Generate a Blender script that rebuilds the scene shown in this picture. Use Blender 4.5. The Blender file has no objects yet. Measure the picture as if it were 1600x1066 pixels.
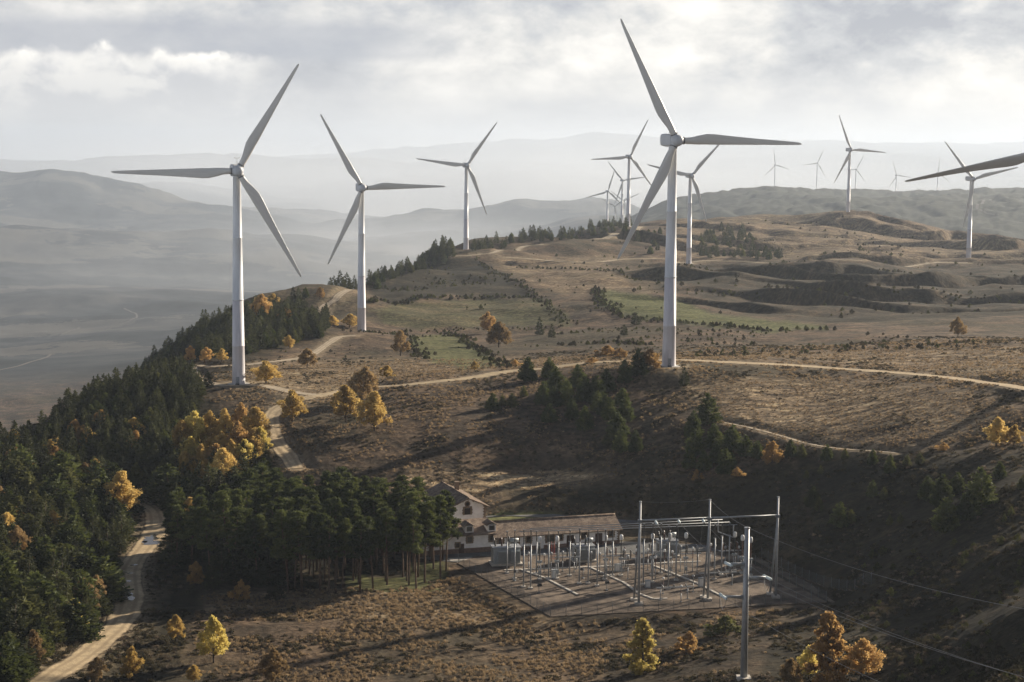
import bpy, bmesh, math, random
import numpy as np
from mathutils import Vector, Matrix, Euler

# ------------------------------------------------------------------ camera, world, sun, exposure
SC = bpy.context.scene
COL = SC.collection
PITCH = math.atan(298.0 / 2700.0)
CAM = (0.0, 0.0, 90.0)
FPX = 2700.0
cd = bpy.data.cameras.new("camera")
cd.lens = 60.75; cd.sensor_width = 36.0; cd.clip_start = 1.0; cd.clip_end = 60000.0
cam = bpy.data.objects.new("camera", cd); COL.objects.link(cam)
cam.location = CAM
ROLL = 0.008
cam.rotation_euler = (Matrix.Rotation(math.radians(90) - PITCH, 3, 'X') @ Matrix.Rotation(ROLL, 3, 'Z')).to_euler()
SC.camera = cam

SUN_AZ = math.radians(50)      # to the right of the viewing direction
SUN_EL = math.radians(19)
sd = Vector((math.sin(SUN_AZ) * math.cos(SUN_EL), math.cos(SUN_AZ) * math.cos(SUN_EL), math.sin(SUN_EL)))
sl = bpy.data.lights.new("sun", "SUN"); sl.energy = 5.0; sl.angle = math.radians(0.6); sl.color = (1.0, 0.87, 0.70)
so = bpy.data.objects.new("sun", sl); COL.objects.link(so)
so.rotation_euler = (-sd).to_track_quat('-Z', 'Y').to_euler()
so.location = (200, 200, 400)

W = bpy.data.worlds.new("World"); SC.world = W; W.use_nodes = True

class NT:
    """tiny node-tree helper"""
    def __init__(self, tree):
        self.t = tree; tree.nodes.clear()
    def n(self, typ, ins=None, **props):
        nd = self.t.nodes.new(typ)
        for k, v in props.items(): setattr(nd, k, v)
        for k, v in (ins or {}).items():
            self.s(nd.inputs[k], v)
        return nd
    def s(self, sock, v):
        if isinstance(v, bpy.types.NodeSocket): self.t.links.new(v, sock)
        elif isinstance(v, bpy.types.Node): self.t.links.new(v.outputs[0], sock)
        else:
            if isinstance(v, (tuple, list)) and len(v) == 3 and sock.type == 'RGBA': v = (*v, 1)
            sock.default_value = v
    def math(self, op, a, b=0.0, c=None, clamp=False):
        nd = self.n('ShaderNodeMath', {0: a, 1: b}, operation=op, use_clamp=clamp)
        if c is not None: self.s(nd.inputs[2], c)
        return nd.outputs[0]
    def mix(self, f, a, b, bt='MIX'):
        nd = self.t.nodes.new('ShaderNodeMix'); nd.data_type = 'RGBA'; nd.blend_type = bt
        self.s(nd.inputs[0], f); self.s(nd.inputs[6], a); self.s(nd.inputs[7], b)
        return nd.outputs[2]
    def noise(self, vec, scale, detail=4, rough=0.55, dist=0.0):
        nd = self.n('ShaderNodeTexNoise', {'Scale': scale, 'Detail': detail, 'Roughness': rough, 'Distortion': dist})
        if vec is not None: self.s(nd.inputs['Vector'], vec)
        return nd.outputs[0]
    def ramp(self, f, stops):
        nd = self.t.nodes.new('ShaderNodeValToRGB')
        e = nd.color_ramp.elements
        while len(e) < len(stops): e.new(0.5)
        for el, (p, c) in zip(e, stops):
            el.position = p
            el.color = (c, c, c, 1) if isinstance(c, (int, float)) else (*c, 1)
        self.s(nd.inputs[0], f)
        return nd.outputs[0]
    def maprange(self, v, a, b, c=0.0, d=1.0, smooth=True):
        nd = self.n('ShaderNodeMapRange', {0: v, 1: a, 2: b, 3: c, 4: d}, interpolation_type='SMOOTHSTEP' if smooth else 'LINEAR')
        return nd.outputs[0]

def build_world():
    t = NT(W.node_tree)
    sky = t.n('ShaderNodeTexSky', sky_type='NISHITA', sun_disc=False, sun_elevation=SUN_EL, sun_rotation=SUN_AZ,
              altitude=900.0, air_density=1.0, dust_density=3.0, ozone_density=1.0)
    tc = t.n('ShaderNodeTexCoord')
    sep = t.n('ShaderNodeSeparateXYZ', {0: tc.outputs['Generated']})
    x, y, z = sep.outputs
    az = t.math('ARCTAN2', x, y)                      # azimuth, 0 = viewing direction
    el = t.math('ARCSINE', z)
    v1 = t.n('ShaderNodeCombineXYZ', {0: t.math('MULTIPLY', az, 1.0), 1: t.math('MULTIPLY', el, 1.8), 2: 3.7})
    # broad cloud deck: light and dark masses
    big = t.noise(v1, 7.0, 7, 0.6, 0.15)
    fine = t.noise(v1, 30.0, 7, 0.62, 0.15)
    dens = t.math('ADD', t.math('MULTIPLY', big, 0.72), t.math('MULTIPLY', fine, 0.28))
    # a cumulus bank to the left: billowing upper rim, grey body fading down
    rim = t.noise(t.n('ShaderNodeCombineXYZ', {0: az, 1: el, 2: 1.3}), 40.0, 5, 0.5, 0.0)
    rimlo = t.noise(t.n('ShaderNodeCombineXYZ', {0: az, 1: 0.0, 2: 8.3}), 19.0, 3, 0.6, 0.0)
    bil_ = t.math('SUBTRACT', 1.0, t.math('ABSOLUTE', t.math('MULTIPLY', t.math('SUBTRACT', rim, 0.5), 5.0)))
    top = t.math('ADD', t.math('ADD', 0.034, t.math('MULTIPLY', bil_, 0.006)), t.math('MULTIPLY', rimlo, 0.034))
    over = t.math('SUBTRACT', top, el)                # >0 inside the bank
    body = t.maprange(over, -0.001, t.maprange(fine, 0.4, 0.6, 0.004, 0.011))
    body = t.math('MULTIPLY', body, t.maprange(az, -0.175, -0.12, 1.0, 0.0))
    body = t.math('MULTIPLY', body, t.maprange(over, 0.024, 0.06, 1.0, 0.15))
    edge = t.maprange(over, 0.001, 0.016, 1.0, 0.0)
    veil = t.ramp(dens, [(0.40, (0.34, 0.36, 0.42)), (0.47, (0.55, 0.56, 0.59)), (0.53, (0.80, 0.78, 0.75)), (0.63, (1.2, 1.14, 1.05))])
    bankc = t.mix(edge, (0.56, 0.57, 0.61), (1.5, 1.42, 1.28))
    puff = t.noise(t.n('ShaderNodeCombineXYZ', {0: az, 1: t.math('MULTIPLY', el, 1.4), 2: 5.1}), 24.0, 7, 0.58, 0.2)
    bankc = t.mix(t.maprange(puff, 0.46, 0.60, 0.0, 0.7), bankc, (1.28, 1.22, 1.11))
    bankc = t.mix(t.maprange(puff, 0.47, 0.36, 0.0, 0.6), bankc, (0.50, 0.51, 0.55))
    gap = t.math('MULTIPLY', t.math('MULTIPLY', t.maprange(az, 0.0, -0.1), t.maprange(el, 0.046, 0.054)), t.maprange(el, 0.078, 0.066))
    veil = t.mix(t.math('MULTIPLY', gap, 0.75), veil, (0.36, 0.385, 0.46))
    c = t.mix(body, veil, bankc)
    # thicker, brighter haze of cloud near the sun's side and near the horizon
    c = t.mix(t.maprange(el, 0.0, 0.06, 0.8, 0.0), c, (0.76, 0.74, 0.72))
    c = t.mix(t.maprange(az, -0.28, 0.25, 0.34, 0.0), c, t.mix(0.5, c, (0.5, 0.51, 0.56)))
    # darker overhead deck up high lowers the ambient light
    c = t.mix(t.maprange(el, 0.09, 0.35), c, (0.09, 0.11, 0.16))
    # behind the camera: bright low band added to light the house walls, dark above
    c = t.mix(t.maprange(y, 0.8, 0.2, 0.0, 0.8), c, t.mix(t.maprange(el, 0.15, 0.5), (0.90, 0.94, 1.02), (0.10, 0.12, 0.17)))
    skys = t.mix(1.0, sky, (SKYK, SKYK, SKYK), 'MULTIPLY')
    fin = t.mix(0.93, skys, c)
    bg = t.n('ShaderNodeBackground', {'Color': fin, 'Strength': 1.0 * SKYMUL})
    out = t.n('ShaderNodeOutputWorld', {0: bg})
SKYK = 0.10      # strength applied to the Nishita sky
SKYMUL = 0.52
build_world()
SC.view_settings.view_transform = 'Standard'; SC.view_settings.look = 'None'
SC.view_settings.gamma = 1.0; SC.view_settings.exposure = 1.05
SC.cycles.max_bounces = 5; SC.cycles.diffuse_bounces = 2; SC.cycles.glossy_bounces = 2
SC.cycles.transmission_bounces = 2; SC.cycles.transparent_max_bounces = 6; SC.cycles.volume_bounces = 1
SC.cycles.use_denoising = True

# ------------------------------------------------------------------ projection helpers (photo pixels, 1600 x 1066)
CP, SP = math.cos(PITCH), math.sin(PITCH)
CR, SR = math.cos(ROLL), math.sin(ROLL)
def ray(px, py):
    a = (px - 800.0) / FPX; b = (533.0 - py) / FPX
    return a * CR - b * SR, a * SR + b * CR
def pt(px, py, D):
    """world point seen at pixel (px,py) whose forward distance is D"""
    dx, dy = ray(px, py)
    k = D / (CP + dy * SP)
    return (dx * k, D, CAM[2] + (-SP + dy * CP) * k)
def onz(px, py, z=0.0):
    """world point seen at the pixel on the level plane z"""
    dx, dy = ray(px, py)
    k = (z - CAM[2]) / (-SP + dy * CP)
    return (dx * k, (CP + dy * SP) * k, z)
def proj(x, y, z):
    f = y * CP - (z - CAM[2]) * SP; u = y * SP + (z - CAM[2]) * CP
    a, b = x / f, u / f
    return 800.0 + FPX * (a * CR + b * SR), 533.0 - FPX * (b * CR - a * SR)

# ------------------------------------------------------------------ numeric noise
def _hash(ix, iy, seed):
    h = (ix.astype(np.int64) * 374761393 + iy.astype(np.int64) * 668265263 + seed * 974711) & 0x7fffffff
    h = ((h ^ (h >> 13)) * 1274126177) & 0x7fffffff
    return ((h ^ (h >> 16)) & 0xffff) / 65535.0
def vnoise(x, y, seed=0):
    ix = np.floor(x); iy = np.floor(y); fx = x - ix; fy = y - iy
    ix = ix.astype(np.int64); iy = iy.astype(np.int64)
    fx = fx * fx * fx * (fx * (fx * 6 - 15) + 10); fy = fy * fy * fy * (fy * (fy * 6 - 15) + 10)
    a = _hash(ix, iy, seed); b = _hash(ix + 1, iy, seed); c = _hash(ix, iy + 1, seed); d = _hash(ix + 1, iy + 1, seed)
    return (a + (b - a) * fx) * (1 - fy) + (c + (d - c) * fx) * fy
def fbm(x, y, seed=0, octv=4, rough=0.5):
    s = 0; a = 1; n = 0
    for i in range(octv):
        s = s + a * (vnoise(x * 2 ** i + i * 17.3, y * 2 ** i - i * 9.1, seed + i) * 2 - 1); n += a; a *= rough
    return s / n
def sstep(a, b, v):
    t = np.clip((v - a) / (b - a), 0, 1); return t * t * (3 - 2 * t)
# ------------------------------------------------------------------ terrain control points: column px -> (py, D) seen points or ('z', D, z) hidden ones
CTRL = {
 -350: [(1066,250),(950,310),(800,410),('z',480,2),('z',600,-60),('z',900,-110),('z',1500,-195),('z',2200,-212),(480,3400),(400,4700),(340,6500),('z',9000,-190),(268,12500),(262,16500)],
 0:   [('z',190,8),(1066,272),(1000,298),(900,345),(800,410),(705,480),('z',560,-8),('z',700,-60),('z',1000,-120),('z',1500,-190),(620,2100),(560,2500),(500,3100),(430,4000),(380,5000),(347,6000),('z',6800,-190),(322,7600),('z',9500,-120),(264,12500),(266,16500)],
 100: [(1040,287),(950,325),(860,375),(800,420),(700,482),(655,512),('z',590,-5),('z',720,-60),('z',1000,-120),('z',1500,-190),(600,2150),(520,2900),(440,3900),(390,5000),(349,6000),('z',6800,-190),(318,7600),('z',9500,-120),(262,12500),(266,16500)],
 200: [(1066,285),(970,328),(900,363),(840,396),(795,430),(700,476),(640,512),(612,545),('z',620,-3),('z',720,-40),('z',1000,-110),('z',1500,-190),(580,2200),(500,3000),(440,3900),(380,5200),(352,6000),('z',6900,-190),(330,7600),('z',9500,-130),(275,12500),(262,16500)],
 300: [(1066,285),(960,330),(900,360),(860,385),(760,445),(700,472),(640,508),(605,540),(590,590),('z',640,12),(572,700),(545,780),('z',860,-10),('z',1000,-80),('z',1500,-180),(540,2500),(480,3200),(400,4500),(348,6000),('z',7000,-200),(322,9000),('z',10500,-150),(285,12500),(262,16500)],
 370: [(600,541),(640,505),(700,466),(580,585),(560,640),(530,730),(505,800),('z',900,8),('z',1050,-60),('z',1500,-170)],
 450: [(1066,285),(960,330),(905,362),(870,384),(780,430),(715,456),(660,485),(622,515),(600,548),(575,610),(540,700),(505,800),(488,880),('z',960,8),('z',1100,-50),('z',1500,-160),(500,3000),(420,4300),(345,6500),('z',7500,-190),(310,9500),('z',11000,-100),(285,12500),(250,16500)],
 540: [(468,915),(448,1000),('z',1120,-15)],
 565: [(522,790),(560,660),(590,570),(610,530),(500,850),(480,900),(458,980),(440,1060),('z',1200,-20),('z',1500,-130)],
 600: [(1066,285),(960,330),(910,360),(870,384),(800,420),(740,441),(700,458),(640,495),(600,535),(580,590),(560,630),(535,700),(510,830),(480,930),(450,1040),(430,1130),('z',1300,-30),('z',1800,-170),('z',3000,-200),(450,3800),(380,6000),(352,7500),('z',9000,-120),(300,12000),(228,16500)],
 700: [(1066,285),(970,326),(915,357),(870,384),(830,405),(790,424),(760,436),(720,452),(680,466),(630,497),(600,530),(580,562),(565,610),(540,700),(515,830),(480,950),(450,1070),(420,1190),(402,1280),('z',1450,0),('z',2000,-110),('z',3000,-180),(420,4500),(365,7000),('z',9000,-120),(300,12000),(220,16500)],
 650: [(470,960),(450,1050),(425,1150),(408,1230),('z',1380,-5)],
 690: [(402,1275)],
 728: [(397,1311)],
 850: [(1066,285),(1010,312),(965,332),(942,344),(870,384),(822,412),(803,422),(770,433),(752,446),(700,463),(640,490),(600,522),(578,545),(565,600),(540,700),(510,820),(480,930),(450,1050),(420,1180),(398,1320),(384,1470),('z',1700,-5),('z',2300,-110),('z',3500,-150),(370,6000),(345,8000),('z',9500,-100),(298,12000),(216,16500)],
 1000:[(1066,284),(1030,298),(985,322),(958,336),(870,384),(818,415),(777,427),(748,436),(700,452),(640,480),(590,505),(565,528),(545,620),(520,720),(500,820),(460,950),(430,1100),(410,1250),(380,1420),(354,1650),('z',1900,5),('z',2400,-70),(352,3200),(343,3450),('z',5000,-120),('z',9000,-150),(218,16500)],
 1045:[(572,513),(600,500),(562,530),(318,3650)],
 1150:[(1060,272),(1010,296),(965,326),(945,343),(870,384),(822,398),(790,409),(750,420),(700,438),(660,455),(610,485),(566,522),(545,610),(520,720),(490,860),(450,1000),(418,1270),(405,1400),(375,1600),(350,1800),('z',2050,5),('z',2400,-40),(340,3100),(302,3850),('z',5000,-90),('z',9000,-150),(220,16500)],
 1250:[(1066,264),(1010,292),(958,330),(942,344),(890,366),(830,382),(790,398),(750,413),(710,428),(690,436),(650,460),(610,487),(572,525),(540,640),(520,740),(505,830),(470,950),(430,1120),(408,1260),(395,1450),(370,1650),(348,1830),(338,1900),('z',2100,0),('z',2500,-40),(340,3000),(298,3900),('z',5000,-90),('z',9000,-150),(224,16500)],
 1325:[(333,1846)],
 1400:[(1066,256),(1000,282),(940,312),(860,346),(780,380),(720,402),(704,411),(650,440),(610,472),(588,495),(550,560),(525,650),(505,800),(470,930),(430,1150),(410,1300),(388,1540),(352,1830),('z',2000,0),('z',2400,-50),(355,2900),(316,3650),('z',5000,-90),('z',9000,-150),(226,16500)],
 1513:[(411,1381)],
 1500:[(1066,245),(950,290),(850,330),(760,370),(715,390),(700,402),(640,436),(598,465),(565,520),(532,610),(512,730),(470,930),(430,1200),(412,1360),(396,1500),(386,1600),('z',1900,-15),('z',2200,-55),(372,2800),(302,3700),('z',5000,-90),('z',9000,-150),(230,16500)],
 1600:[('z',180,32),(1066,214),(950,254),(850,298),(760,350),(705,386),(680,400),(640,420),(606,445),(565,515),(535,560),('z',640,22),(512,730),(480,880),(440,1100),(412,1300),(387,1600),('z',1900,-15),('z',2200,-55),(375,2750),(298,3600),('z',5000,-90),('z',9000,-150),(232,16500)],
 1950:[('z',180,42),(1000,222),(850,285),(700,375),(600,440),(540,540),('z',650,22),(500,760),(440,1100),(410,1300),(390,1600),('z',2200,-50),(375,2750),(300,3600),('z',5000,-90),('z',9000,-150),(236,16500)],
}
def far_d(px, D):
    """stretches the far land farther away so the thin haze fades it more"""
    if D <= 2100: return D
    return 2100 + (D - 2100) * (2.15 if px < 950 else 1.85)
P = []
for px, lst in CTRL.items():
    for e in lst:
        if e[0] == 'z':
            D, z = e[1], e[2]; D2 = far_d(px, D); z = z * D2 / D if z < 0 and D2 > D else z; z = 90 + (e[2] - 90) * D2 / D if D2 > D else z; D = D2; x = (px - 800.0) / FPX * (D * CP)
        else:
            x, D, z = pt(px, e[0], far_d(px, e[1]))
        P.append((x / D, math.log(D), z))
# near skirt
for px in (-350, 100, 500, 800, 1100):
    P.append(((px - 800) / FPX, math.log(190.0), 6 if px < 900 else 12)); P.append(((px - 800) / FPX, math.log(100.0), 10))
P.append((0.6, math.log(100.0), 40)); P.append((-0.6, math.log(100.0), 0))
P = np.array(P)
def kern(r): return np.sqrt(r * r + 0.02 ** 2)
def solve(P):
    n = len(P); d = np.sqrt((P[:, None, 0] - P[None, :, 0]) ** 2 + (P[:, None, 1] - P[None, :, 1]) ** 2)
    A = np.zeros((n + 3, n + 3)); A[:n, :n] = -kern(d) + np.eye(n) * 2e-4
    Q = np.c_[np.ones(n), P[:, 0], P[:, 1]]
    A[:n, n:] = Q; A[n:, :n] = Q.T
    return np.linalg.solve(A, np.r_[P[:, 2], 0, 0, 0])
WT = solve(P)

NU = 1000
U = np.concatenate([np.linspace(-1.1, -0.42, 60, endpoint=False), np.linspace(-0.42, 0.42, NU - 120), np.linspace(0.42, 1.1, 61)[1:]])                       # x / D
V = np.concatenate([np.linspace(math.log(35), math.log(190), 40, endpoint=False),
                    np.linspace(math.log(190), math.log(700), 560, endpoint=False),
                    np.linspace(math.log(700), math.log(2600), 420, endpoint=False),
                    np.linspace(math.log(2600), math.log(32500), 320)])
NV = len(V)
# smooth base evaluated on a coarse lattice, then interpolated
uc = np.linspace(U[0], U[-1], 181); vc = np.linspace(V[0], V[-1], 421)
UU, VV = np.meshgrid(uc, vc)
q = np.c_[UU.ravel(), VV.ravel()]
Zc = np.zeros(len(q))
for i in range(0, len(q), 8000):
    s = q[i:i + 8000]
    d = np.sqrt((s[:, None, 0] - P[None, :, 0]) ** 2 + (s[:, None, 1] - P[None, :, 1]) ** 2)
    Zc[i:i + 8000] = -kern(d) @ WT[:len(P)] + WT[len(P)] + s[:, 0] * WT[len(P) + 1] + s[:, 1] * WT[len(P) + 2]
Zc = Zc.reshape(UU.shape)
def bil(G, us, vs, u, v):
    """bilinear lookup in a grid with sorted axes"""
    i = np.clip(np.searchsorted(us, u) - 1, 0, len(us) - 2); j = np.clip(np.searchsorted(vs, v) - 1, 0, len(vs) - 2)
    fu = np.clip((u - us[i]) / (us[i + 1] - us[i]), 0, 1); fv = np.clip((v - vs[j]) / (vs[j + 1] - vs[j]), 0, 1)
    return (G[j, i] * (1 - fu) + G[j, i + 1] * fu) * (1 - fv) + (G[j + 1, i] * (1 - fu) + G[j + 1, i + 1] * fu) * fv
GU, GV = np.meshgrid(U, V)
GD = np.exp(GV); GX = GU * GD; GY = GD
Z = bil(Zc, uc, vc, GU, GV)
# pixel position of every ground vertex (used to place fields, roads and plants where they stand)
# relief: small humps near, ridges and gullies far
far = sstep(2300, 3600, GD)
near = 1 - sstep(1800, 2600, GD)
rd = 1 - np.abs(fbm(GX / 1500.0, GY / 1500.0, 5, 6, 0.55)) * 2.2
rd2 = fbm(GX / 420.0, GY / 420.0, 11, 5, 0.55)
left = 1 - sstep(0.02, 0.12, GU)
rd = 1 - np.abs(fbm(GX / 2600.0, GY / 3200.0, 5, 7, 0.55)) * 2.2
rd2 = fbm(GX / 600.0, GY / 700.0, 11, 5, 0.55)
Z = Z + far * (rd * 70 * np.clip(GD / 10000, 0.4, 2.0) * (0.10 + 0.90 * left) * (1 - 0.6 * sstep(15000, 26000, GD)) + rd2 * (10 + 22 * left) + (1 - left) * fbm(GX / 48.0, GY / 70.0, 15, 3) * 13)
for D0_, wd_, amp_, fr_, sd_, u_ in ((6900.0, 650.0, 95.0, 1500.0, 101, 0.10), (10400.0, 900.0, 300.0, 2600.0, 111, 0.12), (14200.0, 1100.0, 230.0, 3200.0, 121, 0.12), (23500.0, 1900.0, 380.0, 6000.0, 131, 0.3)):
    dc_ = D0_ * (1 + 0.07 * fbm(GX / fr_ * 0.6, GX * 0, sd_ + 3, 3))
    pr_ = (0.45 + 1.1 * fbm(GX / fr_, GX * 0 + 0.5, sd_, 5, 0.5))
    rg_ = np.exp(-((GD - dc_) / wd_) ** 2) + 0.35 * np.exp(-((GD - dc_) / (wd_ * 2.2)) ** 2)
    Z = Z + amp_ * pr_ * rg_ * (1 - sstep(u_ - 0.06, u_, GU)) * (1 - 0.25 * np.abs(fbm(GX / 500, GD / 900, sd_ + 7, 4)))
Z = Z + sstep(21000, 30000, GD) * fbm(GX / 5200.0, GX * 0 + 3.1, 151, 6, 0.55) * 330
hump = fbm(GX / 26.0, GY / 26.0, 21, 5, 0.5)
Z = Z + near * (hump * 0.9 * sstep(200, 300, GD)) + near * (fbm(GX / 130.0, GY / 130.0, 31, 4) * 8.0 + fbm(GX / 45.0, GY / 45.0, 33, 3) * 2.6) * sstep(600, 950, GD)
# ploughed terraces on the middle hills
warp = fbm(GX / 260.0, GY / 260.0, 41, 2) * 1.0 + fbm(GX / 70.0, GY / 90.0, 43, 3) * 0.35 + GX / 900.0
for per, amp, lo, hi, u0 in ((80.0, 7.5, 840, 1330, 0.055), (110.0, 9.5, 1380, 1900, 0.03)):
    tt = GY / per + warp * 1.1
    f = tt - np.floor(tt)
    saw = np.where(f < 0.11, f / 0.11, 1 - (f - 0.11) / 0.89)
    mk = sstep(lo, lo + 60, GD) * (1 - sstep(hi - 60, hi, GD)) * sstep(u0, u0 + 0.035, GU)
    Z = Z + mk * (saw - 0.5) * amp * np.clip(0.75 + 1.6 * fbm(GX / 90.0, GY / 60.0, int(per), 3), 0.35, 1.6)
def H(x, y):
    x = np.asarray(x, float); y = np.asarray(y, float)
    return bil(Z, U, V, x / y, np.log(y))
def hit(px, py, dmin=200.0, dmax=30000.0):
    """ground point seen at a photo pixel"""
    dx, dy = ray(px, py)
    D = np.exp(np.linspace(math.log(dmin), math.log(dmax), 6000))
    k = D / (CP + dy * SP)
    x = dx * k; z = CAM[2] + (-SP + dy * CP) * k
    h = H(x, D); b = np.nonzero(z <= h)[0]
    if len(b) == 0: return None
    i = b[0]
    return (x[i], D[i], h[i])
# turbines' pads, the yard and the house plot are level
def level(x0, y0, r, z=None, soft=8.0):
    global Z
    if z is None: z = float(H(x0, y0))
    d = np.hypot(GX - x0, GY - y0)
    m = 1 - sstep(r, r + soft, d)
    Z = Z * (1 - m) + z * m
    return z
def polydist(x, y, poly):
    """signed distance to polygon (negative inside)"""
    n = len(poly); best = np.full(x.shape, 1e9); inside = np.zeros(x.shape, bool)
    for i in range(n):
        x1, y1 = poly[i][:2]; x2, y2 = poly[(i + 1) % n][:2]
        ex, ey = x2 - x1, y2 - y1; L = ex * ex + ey * ey + 1e-12
        t = np.clip(((x - x1) * ex + (y - y1) * ey) / L, 0, 1)
        best = np.minimum(best, np.hypot(x - x1 - t * ex, y - y1 - t * ey))
        c = ((y1 > y) != (y2 > y)) & (x < (x2 - x1) * (y - y1) / (y2 - y1 + 1e-12) + x1)
        inside ^= c
    return np.where(inside, -best, best)
YARD = [onz(*p)[:2] for p in ((860, 964), (1292, 941), (1160, 872), (1130, 862), (742, 870), (714, 880))]
PLOT = [onz(*p)[:2] for p in ((856, 968), (1300, 944), (1165, 868), (1010, 812), (900, 805), (640, 812), (620, 876), (700, 884))]
msk = (GD > 250) & (GD < 520) & (np.abs(GU) < 0.32)
dd = np.full(Z.shape, 1e9); dd[msk] = polydist(GX[msk], GY[msk], PLOT)
m = 1 - sstep(0.5, 7.0, dd)
Z = Z * (1 - m) + (-0.12) * m

# ------------------------------------------------------------------ roads: centrelines in photo pixels (traced), metres wide
def densify(pts, step):
    pts = np.array(pts, float); out = []
    # Catmull-Rom through the points
    Q = np.vstack([2 * pts[0] - pts[1], pts, 2 * pts[-1] - pts[-2]])
    for i in range(1, len(Q) - 2):
        n = max(2, int(np.linalg.norm(Q[i + 1][:2] - Q[i][:2]) / step))
        for k in range(n):
            t = k / n
            out.append(0.5 * ((2 * Q[i]) + (-Q[i - 1] + Q[i + 1]) * t + (2 * Q[i - 1] - 5 * Q[i] + 4 * Q[i + 1] - Q[i + 2]) * t * t + (-Q[i - 1] + 3 * Q[i] - 3 * Q[i + 1] + Q[i + 2]) * t ** 3))
    out.append(pts[-1]); return np.array(out)
ROADS = [
 ('dirt_road', [(20,1090),(80,1058),(140,1020),(184,978),(204,930),(203,892),(220,862),(240,838),(244,815),(236,796),(205,780)], 5.6),
 ('dirt_road', [(462,735),(452,715),(432,690),(424,665),(428,645),(455,628),(500,618),(560,608),(640,600),(720,592),(800,580),(860,575),(930,566),(1000,563),(1070,563),(1150,566),(1250,572),(1350,579),(1450,587),(1540,598),(1640,616)], 5.4),
 ('dirt_track', [(500,618),(455,612),(415,603),(385,601)], 4.6),
 ('dirt_track', [(385,601),(340,603),(312,592),(302,576),(330,571),(400,567),(470,560),(510,540),(530,526),(556,524)], 4.2),
 ('dirt_track', [(470,560),(420,566)], 3.4),
 ('dirt_track', [(497,497),(505,483),(524,469),(529,461),(545,453),(560,447)], 5.0),
 ('dirt_track', [(700,403),(730,400),(752,397),(775,394),(815,387),(850,382)], 5.0),
 ('dirt_track', [(790,402),(850,407),(905,409),(960,406),(1020,404),(1060,406),(1150,408),(1250,406),(1330,407),(1450,409),(1513,411)], 4.5),
 ('dirt_track', [(1128,660),(1170,668),(1220,682),(1262,694),(1310,702),(1400,706)], 1.5),
 ('valley_road', [(-40,585),(20,574),(50,565),(80,553)], 5.0),
 ('valley_road', [(186,508),(205,500),(214,494),(206,488),(194,482)], 5.0),
 ('valley_road', [(96,523),(110,517),(124,512)], 5.0),
 ('valley_road', [(1560,336),(1536,330),(1527,324),(1535,318),(1548,312)], 7.0),
 ('dirt_track', [(930,374),(960,362),(1000,357)], 7.0),
]
road_lines = []
for name, pl, w in ROADS:
    w3 = []
    for p in pl:
        dm = 200.0
        h = hit(p[0], p[1], dm)
        if h is not None: w3.append(h)
    w3 = [q for i, q in enumerate(w3) if q[1] < 1.25 * w3[i - 1 if i else 1][1]]
    w3 = np.array(w3)
    c = densify(w3[:, :2], 1.2 if w3[:, 1].max() < 700 else 2.5)
    z = H(c[:, 0], c[:, 1])
    k = np.ones(15) / 15; zp = np.r_[np.full(7, z[0]), z, np.full(7, z[-1])]; z = np.convolve(zp, k, 'valid')
    road_lines.append((name, np.c_[c, z], w))
def carve(line, w, soft=3.5, drop=0.0):
    """flatten the ground to the road's level within its width"""
    global Z
    best = np.full(Z.shape, 1e9); zz = np.zeros(Z.shape)
    R = w / 2 + soft
    for x, y, z in line:
        i0, i1 = np.searchsorted(U, (x - R) / (y - R)), np.searchsorted(U, (x + R) / (y - R))
        if x < 0: i0, i1 = np.searchsorted(U, (x - R) / (y - R)), np.searchsorted(U, (x + R) / (y + R) if x + R < 0 else (x + R) / (y - R))
        i0 = max(0, min(i0, np.searchsorted(U, (x - R) / (y + R)) ) - 1); i1 = min(NU, i1 + 2)
        j0, j1 = max(0, np.searchsorted(V, math.log(y - R)) - 1), min(NV, np.searchsorted(V, math.log(y + R)) + 2)
        if i1 <= i0: continue
        d = np.hypot(GX[j0:j1, i0:i1] - x, GY[j0:j1, i0:i1] - y)
        b = best[j0:j1, i0:i1]; mm = d < b
        b[mm] = d[mm]; zz[j0:j1, i0:i1][mm] = z
    m = 1 - sstep(w / 2 + 0.8, w / 2 + soft, best)
    Z = Z * (1 - m) + (zz - drop) * m
    return best
road_d = np.full(Z.shape, 1e9)
for name, ln, w in road_lines:
    road_d = np.minimum(road_d, carve(ln, w, drop=0.10) - w / 2)

TB = {}   # turbine bases
def pad(px, py, D, r=6):
    x, y, z = pt(px, py, D)
    zz = level(x, y, r, z, 12.0); return (x, y, zz)
# ------------------------------------------------------------------ object helpers
def put(name, me, mat=None, parent=None, loc=None, smooth=False, **props):
    if mat is not None and not me.materials: me.materials.append(mat)
    o = bpy.data.objects.new(name, me); COL.objects.link(o)
    if parent is not None: o.parent = parent
    if loc is not None: o.location = loc
    for k, v in props.items(): o[k] = v
    return o
def empty(name, loc, rz=0.0, **props):
    o = bpy.data.objects.new(name, None); COL.objects.link(o)
    o.location = loc; o.rotation_euler = (0, 0, rz); o.empty_display_size = 0.5
    for k, v in props.items(): o[k] = v
    return o
def mesh_np(name, verts, faces_flat, counts, smooth=False):
    """fast mesh from arrays: faces_flat = vertex indices, counts = corners per face"""
    me = bpy.data.meshes.new(name)
    verts = np.asarray(verts, np.float32); ff = np.asarray(faces_flat, np.int32).ravel(); counts = np.asarray(counts, np.int32)
    me.vertices.add(len(verts)); me.vertices.foreach_set("co", verts.ravel())
    me.loops.add(len(ff)); me.loops.foreach_set("vertex_index", ff)
    me.polygons.add(len(counts))
    me.polygons.foreach_set("loop_start", np.r_[0, np.cumsum(counts)[:-1]].astype(np.int32))
    me.polygons.foreach_set("loop_total", counts)
    if smooth: me.polygons.foreach_set("use_smooth", np.ones(len(counts), bool))
    me.update(calc_edges=True); me.validate()
    return me
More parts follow.
